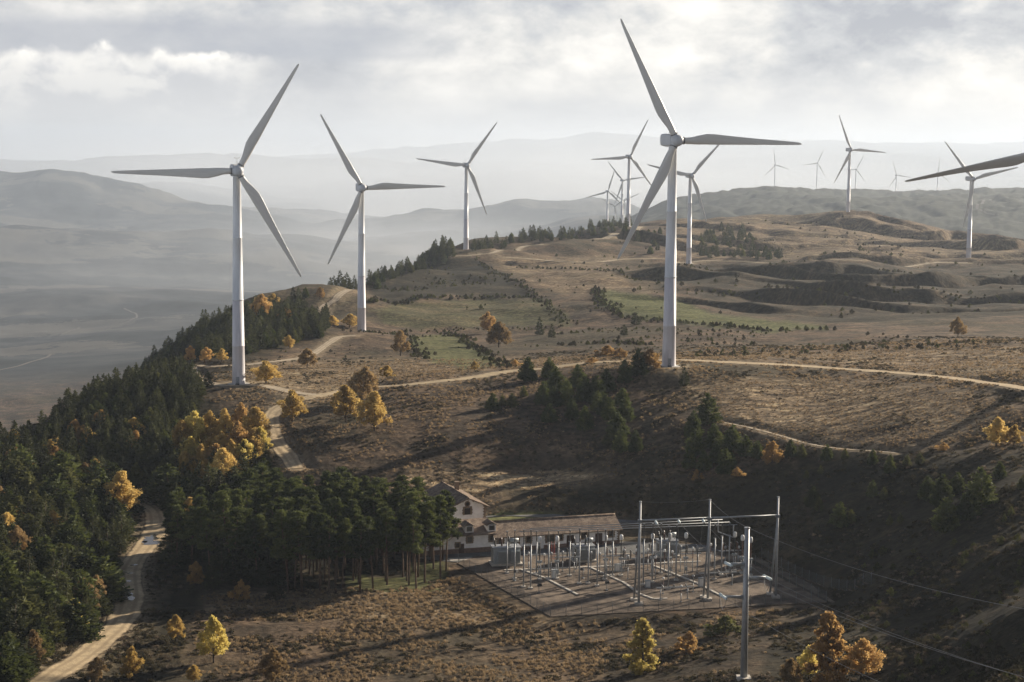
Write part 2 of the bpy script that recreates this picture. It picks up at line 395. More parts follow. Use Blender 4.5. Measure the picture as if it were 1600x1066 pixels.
class MB:
    """collects simple shapes and makes one mesh"""
    def __init__(s): s.v = []; s.f = []; s.m = []; s.sm = []
    def add(s, vs, fs, mi=0, sm=False):
        b = len(s.v); s.v += [tuple(v) for v in vs]
        for f in fs: s.f.append([b + i for i in f]); s.m.append(mi); s.sm.append(sm)
    def box(s, c, size, rz=0.0, mi=0, taper=1.0, M=None):
        x, y, z = [d / 2 for d in size]; cr, sr = math.cos(rz), math.sin(rz); vs = []
        for dz, k in ((-z, 1), (z, taper)):
            for dx, dy in ((-x, -y), (x, -y), (x, y), (-x, y)):
                dx *= k; dy *= k
                p = Vector((dx * cr - dy * sr, dx * sr + dy * cr, dz))
                if M: p = M @ p
                vs.append((c[0] + p.x, c[1] + p.y, c[2] + p.z))
        s.add(vs, [(0, 3, 2, 1), (4, 5, 6, 7), (0, 1, 5, 4), (1, 2, 6, 5), (2, 3, 7, 6), (3, 0, 4, 7)], mi)
    def tube(s, pts, r, n=8, mi=0, cap=True, sm=True):
        """tube along points; r single or per point"""
        pts = [Vector(p) for p in pts]; rs = r if isinstance(r, (list, tuple)) else [r] * len(pts)
        b = len(s.v); prev = None
        for i, p in enumerate(pts):
            d = (pts[min(i + 1, len(pts) - 1)] - pts[max(i - 1, 0)]).normalized()
            up = Vector((0, 0, 1)) if abs(d.z) < 0.95 else Vector((1, 0, 0))
            if prev is None: a = d.cross(up).normalized()
            else: a = (prev - d * prev.dot(d)).normalized()
            prev = a; c = d.cross(a)
            for k in range(n):
                t = 2 * math.pi * k / n
                q = p + (a * math.cos(t) + c * math.sin(t)) * rs[i]
                s.v.append(tuple(q))
        for i in range(len(pts) - 1):
            for k in range(n):
                k2 = (k + 1) % n
                s.f.append([b + i * n + k, b + i * n + k2, b + (i + 1) * n + k2, b + (i + 1) * n + k]); s.m.append(mi); s.sm.append(sm)
        if cap:
            s.f.append([b + k for k in range(n)][::-1]); s.m.append(mi); s.sm.append(False)
            s.f.append([b + (len(pts) - 1) * n + k for k in range(n)]); s.m.append(mi); s.sm.append(False)
    def lathe(s, c, prof, n=16, mi=0, sm=True):
        s.tube([(c[0], c[1], c[2] + z) for r, z in prof], [max(r, 1e-3) for r, z in prof], n, mi, True, sm)
    def mesh(s, name, mats=None):
        me = bpy.data.meshes.new(name); me.from_pydata(s.v, [], s.f)
        for m in (mats or []): me.materials.append(m)
        me.polygons.foreach_set("material_index", s.m); me.polygons.foreach_set("use_smooth", s.sm)
        me.update(); return me
    def build(s, name, mat, parent=None, loc=None, **props):
        mats = mat if isinstance(mat, (list, tuple)) else [mat]
        return put(name, s.mesh(name, mats), None, parent, loc, **props)

def mat_new(name):
    m = bpy.data.materials.new(name); m.use_nodes = True
    return m, NT(m.node_tree)
def finish(t, color, rough=0.9, metal=0.0, normal=None, spec=0.3, extra=None):
    p = t.n('ShaderNodeBsdfPrincipled', {'Base Color': color, 'Roughness': rough, 'Metallic': metal, 'Specular IOR Level': spec})
    if normal is not None: t.s(p.inputs['Normal'], normal)
    for k, v in (extra or {}).items(): t.s(p.inputs[k], v)
    t.n('ShaderNodeOutputMaterial', {0: p})
    return p
def bump(t, h, strength, dist):
    return t.n('ShaderNodeBump', {'Height': h, 'Strength': strength, 'Distance': dist}).outputs[0]
def simple(name, col, rough=0.8, metal=0.0, var=0.15, scale=3.0, spec=0.3):
    m, t = mat_new(name)
    tc = t.n('ShaderNodeTexCoord').outputs['Object']
    nz = t.noise(tc, scale, 5, 0.6)
    c = t.mix(t.maprange(nz, 0.3, 0.7), tuple(x * (1 - var) for x in col), tuple(min(1, x * (1 + var)) for x in col))
    finish(t, c, rough, metal, None, spec)
    return m

# ------------------------------------------------------------------ turbine positions (photo pixel of the base, distance)
TURB = [  # base px, base py, D, blade angles, kind label
 ('main', 1045, 572, 513, (117.3, -1.1, 242.7), 0.985),
 ('left', 373, 600, 541, (60, 180.6, -59.7), 0.965),
 ('second', 565, 522, 790, (120, 1.0, 245.0), 0.96),
 ('third', 728, 397, 1311, (55, 173, -68), 1.0),
 ('fourth', 1076, 412, 1320, (48, 167, -71), 0.93),
 ('seventh', 1513, 411, 1381, (132, 13.5, 258), 1.0),
 ('sixth', 1325, 333, 1846, (113, -4, 241.5), 1.0),
]
HUBH, BL = 67.0, 38.0
TPOS = {}
for nm, px, py, D, ang, k in TURB:
    TPOS[nm] = pad(px, py, D, 5 if D < 1000 else 7)
for px, py, D in ((983,245,1670),(949.3,299,2900),(972.5,282,2750),(960.5,322,3700),(974.5,314,3900)):
    x, y, z = pt(px, py, D); level(x, y, 15, z - HUBH, 60 if D < 2000 else 160)
# ------------------------------------------------------------------ the ground: one sheet from in front of the camera to the horizon
gpx, gpy = proj(GX, GY, Z)
def region(poly, dlo, dhi, soft=6.0, seed=3):
    wob = fbm(gpx / 22.0, gpy / 9.0, seed, 3) * 5
    d = polydist(gpx, gpy + wob * 0.4, poly)
    return (1 - sstep(-soft, soft, d + wob)) * (GD > dlo) * (GD < dhi)
F1 = [(578,484),(650,472),(760,466),(850,471),(886,488),(892,507),(800,511),(720,512),(640,514),(602,505)]
F2 = [(642,526),(700,518),(735,540),(795,574),(720,578),(662,560),(645,546)]
F3 = [(936,452),(1000,460),(1060,470),(1110,490),(1200,500),(1290,509),(1288,515),(1180,517),(1090,505),(1010,500),(962,490),(938,476)]
F4 = [(300,588),(330,596),(352,604),(330,612),(300,600)]
green = region(F1, 700, 1100, 4) * 0.42 + region(F2, 540, 800, 4) * 0.8 + region(F3, 700, 1300, 4) * 0.95
green += ((GY > 396) & (GY < 425)) * region([(755,812),(780,798),(880,802),(830,814)], 380, 440, 3)
green += ((gpx > 540) & (gpx < 700) & (gpy > 868) & (gpy < 925)) * sstep(0.0, 0.3, fbm(GX / 9, GY / 9, 77, 3) + 0.1) * 0.8
pine_floor = region([(250,800),(690,800),(700,900),(640,925),(420,925),(250,930)], 340, 470, 10)
straw = region([(1080,592),(1300,590),(1500,610),(1600,640),(1560,665),(1470,700),(1300,704),(1130,662),(1060,620)], 400, 620, 14) * 0.75
straw += region([(600,770),(640,735),(760,738),(900,735),(960,745),(900,757),(760,768),(660,790)], 380, 480, 8) * 1.0
straw += region([(240,930),(700,905),(850,960),(900,990),(700,985),(500,960),(330,960)], 250, 380, 12) * 0.55
straw += region([(330,574),(560,560),(900,560),(1600,540),(1600,600),(1200,560),(840,572),(560,600),(480,640),(410,600)], 480, 720, 8) * 0.6
straw += region([(1060,340),(1300,328),(1420,350),(1600,385),(1600,410),(1050,405)], 1250, 2000, 6) * 0.45
straw += region([(750,400),(1010,398),(1030,455),(900,460),(840,450)], 900, 1500, 8) * 0.45
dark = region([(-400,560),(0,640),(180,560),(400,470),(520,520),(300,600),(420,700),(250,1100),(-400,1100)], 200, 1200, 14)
dark = np.maximum(dark, region([(1240,712),(1700,700),(1700,1100),(1170,1100),(1200,1000),(1300,950)], 180, 430, 14) * 1.0)  # lower right slope: its shade is put into a darker ground colour
dark = np.maximum(dark, region([(760,762),(1000,770),(1240,720),(1300,950),(1150,865),(960,800)], 300, 460, 8) * 0.9)  # deep shade of the bank behind the buildings, painted as darker ground
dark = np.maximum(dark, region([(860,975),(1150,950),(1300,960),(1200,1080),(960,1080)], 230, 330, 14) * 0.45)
dark = np.maximum(dark, region([(575,455),(600,430),(690,396),(735,401),(780,428),(838,463),(800,468),(700,463),(600,474)], 800, 1500, 5) * 1.0)  # dark scrub, with the hill flank's shade also put into its colour
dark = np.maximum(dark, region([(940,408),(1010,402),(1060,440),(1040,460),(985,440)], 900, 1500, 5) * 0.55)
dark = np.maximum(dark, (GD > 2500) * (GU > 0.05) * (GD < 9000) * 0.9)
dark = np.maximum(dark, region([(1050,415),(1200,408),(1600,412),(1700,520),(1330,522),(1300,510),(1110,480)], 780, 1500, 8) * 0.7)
roadside = np.exp(-np.clip(road_d, 0, 50) / 2.0) * (GD < 1700)
for q_ in TPOS.values(): roadside = np.maximum(roadside, (1 - sstep(4, 11, np.hypot(GX - q_[0], (GY - q_[1]) * 0.8) + fbm(GX / 4, GY / 4, 88, 3) * 3)) * 0.9)
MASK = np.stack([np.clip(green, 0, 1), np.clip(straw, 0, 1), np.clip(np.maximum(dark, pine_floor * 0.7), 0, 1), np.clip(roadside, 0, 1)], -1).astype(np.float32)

def ground_mat():
    m, t = mat_new("ground")
    geo = t.n('ShaderNodeNewGeometry'); pos = geo.outputs['Position']
    at = t.n('ShaderNodeAttribute', attribute_name='mask')
    sp = t.n('ShaderNodeSeparateColor', {0: at.outputs['Color']})
    g, s, d = sp.outputs; rs = at.outputs['Alpha']
    flat = t.n('ShaderNodeVectorMath', {0: pos, 1: (1, 1, 0.3)}, operation='MULTIPLY').outputs[0]
    n_big = t.noise(flat, 0.011, 6, 0.6, 0.6)
    n_mid = t.noise(flat, 0.075, 7, 0.62, 0.5)
    n_fine = t.noise(flat, 0.55, 6, 0.65, 0.2)
    str_v = t.n('ShaderNodeVectorMath', {0: pos, 1: (0.35, 1.3, 0.3)}, operation='MULTIPLY').outputs[0]
    n_str = t.noise(str_v, 0.28, 6, 0.62, 0.3)
    base = t.ramp(n_mid, [(0.30, (0.038, 0.030, 0.020)), (0.44, (0.075, 0.055, 0.037)), (0.56, (0.128, 0.088, 0.056)), (0.72, (0.205, 0.145, 0.090))])
    base = t.mix(t.maprange(n_big, 0.44, 0.62, 0.0, 0.55), base, (0.052, 0.050, 0.028))
    strawc = t.ramp(n_str, [(0.34, (0.07, 0.052, 0.034)), (0.45, (0.17, 0.125, 0.078)), (0.56, (0.38, 0.28, 0.165)), (0.68, (0.58, 0.46, 0.28))])
    base = t.mix(s, base, strawc)
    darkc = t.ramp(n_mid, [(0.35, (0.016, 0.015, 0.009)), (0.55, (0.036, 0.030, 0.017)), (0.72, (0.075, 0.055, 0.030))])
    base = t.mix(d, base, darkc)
    greenc = t.ramp(n_str, [(0.35, (0.055, 0.066, 0.020)), (0.55, (0.115, 0.122, 0.044)), (0.75, (0.21, 0.20, 0.085))])
    base = t.mix(g, base, greenc)
    fleck = t.maprange(n_fine, 0.35, 0.72, 0.55, 1.5)
    base = t.mix(1.0, base, t.n('ShaderNodeCombineColor', {0: fleck, 1: fleck, 2: fleck}).outputs[0], 'MULTIPLY')
    edge = t.math('MULTIPLY', rs, t.maprange(n_fine, 0.3, 0.6, 0.2, 0.9))
    base = t.mix(edge, base, (0.30, 0.235, 0.15))
    # valley far off: patchwork of scrub and pale fields, blue haze put into their colour
    yy = t.n('ShaderNodeSeparateXYZ', {0: pos}).outputs[1]
    vor = t.n('ShaderNodeTexVoronoi', {'Vector': t.n('ShaderNodeVectorMath', {0: pos, 1: t.n('ShaderNodeCombineXYZ', {0: t.math('MULTIPLY', n_big, 900), 1: t.math('MULTIPLY', n_mid, 300)})}, operation='ADD').outputs[0], 'Scale': 0.0022})
    patch0 = t.mix(t.maprange(t.n('ShaderNodeSeparateColor', {0: vor.outputs['Color']}).outputs[0], 0.72, 0.8, 0.0, 0.8), t.ramp(t.noise(flat, 0.003, 8, 0.65), [(0.38, (0.014, 0.018, 0.018)), (0.52, (0.036, 0.042, 0.046)), (0.66, (0.075, 0.076, 0.074))]), (0.105, 0.10, 0.088))
    patch = t.mix(d, patch0, t.ramp(n_mid, [(0.35, (0.014, 0.019, 0.011)), (0.65, (0.035, 0.042, 0.022))]))
    base = t.mix(t.maprange(yy, 1900, 2500), base, patch)
    hgt = t.math('ADD', t.math('MULTIPLY', n_fine, 0.6), t.math('MULTIPLY', n_mid, 0.9))
    nb = bump(t, hgt, 0.9, 0.9)
    p = finish(t, base, 0.95, 0, nb, 0.1)
    return m
M_GROUND = ground_mat()
vv = np.stack([GX, GY, Z], -1).reshape(-1, 3)
ii = np.arange(NU * NV).reshape(NV, NU)
qd = np.stack([ii[:-1, :-1], ii[:-1, 1:], ii[1:, 1:], ii[1:, :-1]], -1).reshape(-1, 4)
me = mesh_np("ground", vv, qd, np.full(len(qd), 4), smooth=True)
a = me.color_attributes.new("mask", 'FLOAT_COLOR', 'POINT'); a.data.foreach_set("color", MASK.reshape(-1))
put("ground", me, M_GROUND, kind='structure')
del vv, qd

# ------------------------------------------------------------------ roads
def road_mat(name, c1, c2, rut, puddle=0.0):
    m, t = mat_new(name)
    geo = t.n('ShaderNodeNewGeometry'); pos = geo.outputs['Position']
    uv = t.n('ShaderNodeAttribute', attribute_name='across')
    a = uv.outputs['Fac']
    n1 = t.noise(pos, 0.35, 6, 0.6); n2 = t.noise(pos, 2.2, 5, 0.65)
    c = t.mix(t.maprange(n1, 0.35, 0.65), c1, c2)
    # wheel ruts on both sides of a paler crown
    r = t.math('ABSOLUTE', t.math('SUBTRACT', t.math('ABSOLUTE', a), 0.42))
    rr = t.maprange(r, 0.05, 0.22, 1.0, 0.0)
    c = t.mix(t.math('MULTIPLY', rr, t.maprange(n2, 0.3, 0.6, 0.25, 0.7)), c, rut)
    ed = t.maprange(t.math('ADD', t.math('ABSOLUTE', a), t.math('MULTIPLY', n1, 0.5)), 1.02, 1.25)
    c = t.mix(ed, c, (0.12, 0.09, 0.055))
    fl = t.maprange(n2, 0.3, 0.7, 0.8, 1.18)
    c = t.mix(1.0, c, t.n('ShaderNodeCombineColor', {0: fl, 1: fl, 2: fl}).outputs[0], 'MULTIPLY')
    finish(t, c, 0.9, 0, bump(t, n2, 0.6, 0.15), 0.2)
    return m
M_ROAD = road_mat("dirt_road", (0.50, 0.39, 0.24), (0.36, 0.28, 0.175), (0.24, 0.18, 0.11))
M_TRACK = road_mat("track", (0.46, 0.38, 0.27), (0.34, 0.28, 0.20), (0.25, 0.20, 0.14))
M_FARROAD = road_mat("valley_road", (0.13, 0.12, 0.105), (0.11, 0.10, 0.09), (0.09, 0.08, 0.07))
def sheet_along(line, w, off, name, mat, nac=9, **props):
    c = line[:, :2]; tn = np.gradient(c, axis=0); tn /= np.linalg.norm(tn, axis=1)[:, None] + 1e-9
    nr = np.c_[tn[:, 1], -tn[:, 0]]
    wob = 1 + fbm(np.arange(len(c)) / 7.0, np.zeros(len(c)), 9, 3) * 0.22
    s = np.linspace(-1, 1, nac)
    X = c[:, None, 0] + nr[:, None, 0] * s[None] * (w / 2) * wob[:, None]
    Y = c[:, None, 1] + nr[:, None, 1] * s[None] * (w / 2) * wob[:, None]
    Zr = np.maximum(H(X, Y), 0) if False else H(X, Y)
    Zr = np.maximum(Zr + off, line[:, None, 2] * 0.0 + Zr + off)
    vs = np.stack([X, Y, Zr], -1).reshape(-1, 3)
    idx = np.arange(len(c) * nac).reshape(len(c), nac)
    q = np.stack([idx[:-1, :-1], idx[:-1, 1:], idx[1:, 1:], idx[1:, :-1]], -1).reshape(-1, 4)
    me = mesh_np(name, vs, q, np.full(len(q), 4), True)
    at = me.attributes.new("across", 'FLOAT', 'POINT'); at.data.foreach_set("value", np.tile(s, len(c)).astype(np.float32))
    return put(name, me, mat, **props)
for name, ln, w in road_lines:
    far_k = 1.0 if ln[:, 1].min() < 560 else 2.0
    sheet_along(ln, w, 0.10 * far_k, name, M_ROAD if name == 'dirt_road' else M_TRACK if name == 'dirt_track' else M_FARROAD, kind='structure')

# ------------------------------------------------------------------ wind turbines
def paint(name, col, rough=0.45, streak=0.06):
    m, t = mat_new(name)
    tc = t.n('ShaderNodeTexCoord').outputs['Object']
    v = t.n('ShaderNodeVectorMath', {0: tc, 1: (1, 1, 0.12)}, operation='MULTIPLY').outputs[0]
    nz = t.noise(v, 1.2, 7, 0.68)
    c = t.mix(t.maprange(nz, 0.3, 0.7), tuple(x * (1 - streak * 2) for x in col), tuple(min(1, x * (1 + streak)) for x in col))
    finish(t, c, rough, 0, None, 0.4)
    return m
M_TOWER = paint("tower_paint", (0.66, 0.68, 0.70))
M_TOWER_LOW = paint("lower_tower_paint", (0.60, 0.58, 0.60), 0.5)
M_BLADE = paint("blade_paint", (0.62, 0.61, 0.575), 0.4, 0.04)
M_HUB = paint("nacelle_paint", (0.50, 0.52, 0.54), 0.45)
M_DARKM = simple("dark_metal", (0.05, 0.05, 0.055), 0.6, 0.2)
def blade_mesh(L=BL):
    """blade along +Z from the root; rotor plane XZ, trailing edge towards -X"""
    st = [(0.0, 1.9, 1.0, 0.0), (0.03, 1.9, 1.0, 0.0), (0.08, 2.15, 0.78, 0.10), (0.14, 2.75, 0.48, 0.26), (0.20, 3.15, 0.34, 0.32), (0.26, 3.15, 0.28, 0.32),
          (0.36, 2.75, 0.24, 0.31), (0.48, 2.3, 0.21, 0.30), (0.60, 1.9, 0.19, 0.29), (0.72, 1.55, 0.18, 0.28), (0.84, 1.22, 0.17, 0.27), (0.93, 0.95, 0.16, 0.26), (0.98, 0.70, 0.15, 0.25), (1.0, 0.25, 0.14, 0.2)]
    vs = []; fs = []; n = 20
    for s, ch, th, off in st:
        tw = math.radians(14 * max(0, 1 - s * 1.5))
        for k in range(n):
            a = 2 * math.pi * k / n
            cx = math.cos(a); cy = math.sin(a)
            blend = max(0.0, min(1.0, (s - 0.03) / 0.14))
            # airfoil: blunt nose at +X, thin tail at -X
            xa = cx * 0.5; ya = cy * 0.5 * th * (1 - blend * 0.62 * (0.5 - xa))
            x = xa * ch - off * ch * blend * 0.62; y = ya * ch
            vs.append((x * math.cos(tw) - y * math.sin(tw), x * math.sin(tw) + y * math.cos(tw) - s * s * 0.6, s * L))
    m = len(st)
    for i in range(m - 1):
        for k in range(n):
            k2 = (k + 1) % n
            fs.append((i * n + k, i * n + k2, (i + 1) * n + k2, (i + 1) * n + k))
    fs.append(tuple(range(n))[::-1]); fs.append(tuple((m - 1) * n + k for k in range(n)))
    me = bpy.data.meshes.new("blade"); me.from_pydata(vs, [], fs); me.materials.append(M_BLADE)
    me.polygons.foreach_set("use_smooth", [True] * len(fs)); me.update(); return me
ME_BLADE = blade_mesh()
def prof_tube(prof, n, name, mat):
    b = MB(); b.lathe((0, 0, 0), prof, n); return b.mesh(name, [mat])
R0, R1, ZT = 2.05, 1.18, HUBH - 1.9
def rad(z): return R0 + (R1 - R0) * z / ZT
ZS = 26.5
ME_LOW = prof_tube([(R0 + 0.12, -1.5), (R0 + 0.12, 0.0), (R0 + 0.02, 0.25), (rad(4), 4), (rad(12), 12), (rad(12) + 0.035, 12.05), (rad(12) + 0.035, 12.25), (rad(12.3), 12.3), (rad(ZS), ZS)], 40, "tower_section", M_TOWER_LOW)
ME_UP = prof_tube([(rad(ZS) + 0.05, ZS), (rad(ZS) + 0.05, ZS + 0.3), (rad(ZS + .3), ZS + .3), (rad(46), 46), (rad(46) + .035, 46.05), (rad(46) + .035, 46.25), (rad(46.3), 46.3), (R1, ZT), (R1 + 0.1, ZT + 0.05), (R1 + 0.1, ZT + 0.3)], 40, "tower_section", M_TOWER)
b = MB(); b.lathe((0, 0, -2.2), [(3.6, 0), (3.6, 2.22), (3.3, 2.32), (2.3, 2.34)], 32); ME_PAD = b.mesh("foundation", [simple("concrete", (0.42, 0.40, 0.36))])
b = MB(); b.box((0, -R0 + 0.0, 1.45), (0.95, 0.22, 2.1)); ME_DOOR = b.mesh("door", [simple("door_paint", (0.30, 0.32, 0.34))])
b = MB()
for i in range(5): b.box((0, -R0 - 0.35 - i * 0.25, 0.36 - i * 0.08), (1.2, 0.26, 0.08 + 0.0))
ME_STEP = b.mesh("step", [M_DARKM])
# nacelle: rounded box, deeper at the back, behind (+Y) the hub
def nacelle_mesh():
    secs = [(-1.3, 1.15, 1.2, 0.0), (-1.0, 1.5, 1.55, 0.05), (1.0, 1.7, 1.85, 0.1), (4.5, 1.75, 1.95, 0.12), (7.4, 1.65, 1.8, 0.2), (8.1, 1.45, 1.45, 0.25), (8.3, 1.0, 1.0, 0.3)]
    vs = []; fs = []; n = 24
    for y, hw, hh, zo in secs:
        for k in range(n):
            a = 2 * math.pi * k / n; c, s = math.cos(a), math.sin(a); e = 0.38
            vs.append((hw * math.copysign(abs(c) ** e, c), y, zo + hh * math.copysign(abs(s) ** e, s)))
    for i in range(len(secs) - 1):
        for k in range(n):
            k2 = (k + 1) % n; fs.append((i * n + k, (i + 1) * n + k, (i + 1) * n + k2, i * n + k2))
    fs.append(tuple(range(n))); fs.append(tuple((len(secs) - 1) * n + k for k in range(n))[::-1])
    me = bpy.data.meshes.new("nacelle"); me.from_pydata(vs, [], fs); me.materials.append(M_HUB)
    me.update(); return me
ME_NAC = nacelle_mesh()
b = MB()
b.tube([(0.5, 5.6, 1.8), (0.5, 5.6, 3.9)], 0.05, 6); b.tube([(-0.2, 5.6, 3.9), (1.2, 5.6, 3.9)], 0.04, 6); b.tube([(-0.2, 5.6, 3.9), (-0.2, 5.6, 4.2)], 0.09, 6); b.tube([(1.2, 5.6, 3.9), (1.2, 5.6, 4.2)], 0.09, 6)
ME_VANE = b.mesh("wind_vane", [M_DARKM])
def hub_mesh():
    prof = [(0.35, -2.2), (0.95, -2.05), (1.4, -1.65), (1.68, -1.0), (1.75, -0.2), (1.7, 0.6), (1.55, 1.0), (1.2, 1.1)]
    vs = []; fs = []; n = 30
    for r, y in prof:
        for k in range(n):
            a = 2 * math.pi * k / n; vs.append((r * math.cos(a), y, r * math.sin(a)))
    for i in range(len(prof) - 1):
        for k in range(n):
            k2 = (k + 1) % n; fs.append((i * n + k, (i + 1) * n + k, (i + 1) * n + k2, i * n + k2))
    fs.append(tuple(range(n))); fs.append(tuple((len(prof) - 1) * n + k for k in range(n))[::-1])
    me = bpy.data.meshes.new("hub"); me.from_pydata(vs, [], fs); me.materials.append(M_HUB)
    me.polygons.foreach_set("use_smooth", [True] * len(fs)); me.update(); return me
ME_HUB = hub_mesh()
b = MB(); b.tube([(0, 0, 0.9), (0, 0, 1.95)], [1.12, 1.05], 22); b.tube([(0, 0, 1.95), (0, 0, 2.12)], [1.12, 1.12], 22, 1); ME_SOCK = b.mesh("blade_socket", [M_HUB, M_DARKM])
YAW = math.radians(14)
def turbine(loc, angs, label, k=1.0, yaw=YAW, hubh=HUBH, detail=True, pitch=0.0, group='wind turbines on the ridge'):
    t = empty("wind_turbine", loc, 0, label=label, category="wind turbine", group=group)
    s = hubh / HUBH
    if detail:
        put("foundation", ME_PAD, None, t)
        put("door", ME_DOOR, None, t); put("step", ME_STEP, None, t)
    a = put("tower_section", ME_LOW, None, t); c = put("tower_section", ME_UP, None, t)
    a.scale = (1, 1, s); c.scale = (1, 1, s)
    R = Matrix.Rotation(yaw, 4, 'Z')
    nc = put("nacelle", ME_NAC, None, t); nc.location = R @ Vector((0, -1.8 + 1.0, hubh)) ; nc.rotation_euler = (0, 0, yaw)
    if detail: put("wind_vane", ME_VANE, None, nc)
    hc = R @ Vector((0, -3.6, hubh)); hb = put("hub", ME_HUB, None, t); hb.location = hc; hb.rotation_euler = (0, 0, yaw)
    for an in angs:
        phi = math.radians(90 - an)
        Mr = R @ Matrix.Rotation(phi, 4, 'Y') @ Matrix.Rotation(pitch, 4, 'Z')
        if detail:
            sk = put("blade_socket", ME_SOCK, None, hb); sk.rotation_euler = (0, phi, 0)
        bl = put("blade", ME_BLADE, None, t)
        bl.location = hc + Mr @ Vector((0, 0, 1.6)); bl.rotation_euler = Mr.to_euler(); bl.scale = (1, 1, k)
    return t
TL = {
 'main': "large white wind turbine standing beside the dirt road, largest one shown whole",
 'left': "white wind turbine at the left with its tower seam lit, beside the conifer forest",
 'second': "white wind turbine standing at the near edge of the olive green field",
 'third': "white wind turbine on the ridge crest beside the dark round tree clump",
 'fourth': "white wind turbine just right of the large turbine's tower, partly behind its blade",
 'seventh': "white wind turbine on the terraced hill at right, crossed by the near dark blade",
 'sixth': "white wind turbine on top of the pale grassy summit",
}
for nm, px, py, D, ang, k in TURB:
    turbine(TPOS[nm], ang, TL[nm], k)
# the near one whose blade reaches in from the right
bx, by, bz = pt(1632, 236, 440)
turbine((bx, by, bz - HUBH), (190.7, 70.7, -49.3), "near wind turbine outside the right edge, only one dark blade tip reaching in", 1.0, yaw=math.radians(10), pitch=math.radians(-38))
# distant ones: hub pixel, distance, angles
FAR = [(983,245,1670,(64,184,-52),"white wind turbine behind the ridge, tallest of the cluster left of the large turbine"),
 (949.3,299,2900,(73,195,-43),"small hazy wind turbine behind the ridge, leftmost of the far cluster"),
 (972.5,282,2750,(131,8,250),"small hazy wind turbine behind the ridge just left of the cluster's tallest"),
 (960.5,322,3700,(153,33,-87),"tiny low wind turbine hub just above the ridge in the far cluster"),
 (974.5,314,3900,(25,145,265),"tiny wind turbine half hidden behind the cluster's tallest tower"),
 (1211,258,4300,(98,-15,223),"distant faint wind turbine on the forested hill, leftmost whole one there"),
 (1277,255,4350,(66,187,-58),"distant faint wind turbine on the forested hill, second from the left there"),
 (1337.6,265,4200,(62,178,-52),"distant faint wind turbine on the forested hill, close behind the summit turbine"),
 (1400.6,274,4300,(109,-8,236),"distant faint wind turbine on the forested hill, right of the summit turbine"),
 (1465.5,270,4300,(86,205,-37),"distant faint wind turbine on the forested hill under the near dark blade")]
for px, py, D, ang, lb in FAR:
    if D > 4100: D = D * 1.37
    x, y, z = pt(px, py, D)
    g = float(H(x, y)); hh = max(HUBH, z - g) if D > 2000 else max(HUBH, z - g)
    turbine((x, y, z - hh), ang, lb, 1.0 if D < 4100 else 1.37, hubh=hh, detail=D < 2000)
x, y, z = pt(1182, 265, 5900)
b = MB()
g = float(H(x, y))
b.tube([(0, 0, -5), (0, 0, z - g)], [1.6, 0.5], 8)
b.build("mast", M_TOWER, None, (x, y, g), label="very faint slender mast on the distant forested hill, left of the distant turbines", category="mast")
# ------------------------------------------------------------------ foliage
def leaf_mat(name, cols, trans=0.35, rough=0.75, scale=0.9):
    """cols: dark, mid, light of the leaves themselves"""
    m, t = mat_new(name)
    tc = t.n('ShaderNodeTexCoord').outputs['Object']
    rnd = t.n('ShaderNodeObjectInfo').outputs['Random']
    off = t.n('ShaderNodeVectorMath', {0: tc, 1: t.n('ShaderNodeCombineXYZ', {0: t.math('MULTIPLY', rnd, 90), 1: t.math('MULTIPLY', rnd, 37)})}, operation='ADD').outputs[0]
    n1 = t.noise(off, scale, 3, 0.6); n2 = t.noise(off, scale * 7, 2, 0.6)
    f = t.math('ADD', t.math('MULTIPLY', n1, 0.65), t.math('MULTIPLY', n2, 0.35))
    f = t.math('ADD', f, t.math('MULTIPLY', t.math('SUBTRACT', rnd, 0.5), 0.26))
    c = t.ramp(f, [(0.34, cols[0]), (0.50, cols[1]), (0.66, cols[2])])
    p = t.n('ShaderNodeBsdfPrincipled', {'Base Color': c, 'Roughness': rough, 'Specular IOR Level': 0.25})
    tr = t.n('ShaderNodeBsdfTranslucent', {0: t.mix(0.5, c, cols[2])})
    mx = t.n('ShaderNodeMixShader', {0: trans, 1: p, 2: tr})
    t.n('ShaderNodeOutputMaterial', {0: mx})
    return m
L_CON = leaf_mat("conifer_needles", ((0.011, 0.015, 0.007), (0.028, 0.035, 0.013), (0.092, 0.098, 0.034)), 0.25)
L_PINE = leaf_mat("pine_needles", ((0.014, 0.024, 0.008), (0.040, 0.057, 0.016), (0.130, 0.148, 0.040)), 0.28, scale=0.5)
L_GOLD = leaf_mat("gold_leaves", ((0.20, 0.12, 0.035), (0.50, 0.34, 0.10), (0.76, 0.57, 0.21)), 0.5)
L_YEL = leaf_mat("yellow_leaves", ((0.27, 0.20, 0.04), (0.60, 0.47, 0.11), (0.82, 0.70, 0.26)), 0.5)
L_ORA = leaf_mat("orange_leaves", ((0.17, 0.092, 0.034), (0.42, 0.25, 0.09), (0.66, 0.45, 0.18)), 0.5)
L_BRN = leaf_mat("brown_leaves", ((0.12, 0.078, 0.036), (0.26, 0.175, 0.078), (0.44, 0.31, 0.145)), 0.4)
L_OLV = leaf_mat("olive_leaves", ((0.035, 0.040, 0.014), (0.080, 0.088, 0.028), (0.16, 0.16, 0.05)), 0.35)
L_HEATH = leaf_mat("heath_leaves", ((0.045, 0.034, 0.025), (0.10, 0.076, 0.054), (0.19, 0.148, 0.105)), 0.3)
L_SCR = leaf_mat("scrub_leaves", ((0.020, 0.020, 0.010), (0.045, 0.040, 0.020), (0.095, 0.075, 0.035)), 0.3)
L_STRAW = leaf_mat("straw", ((0.10, 0.070, 0.040), (0.22, 0.155, 0.090), (0.42, 0.31, 0.18)), 0.45, scale=3.0)
M_BARK = simple("bark", (0.085, 0.062, 0.045), 0.9, 0, 0.3, 4)
M_PBARK = simple("pine_bark", (0.13, 0.085, 0.058), 0.9, 0, 0.3, 3)

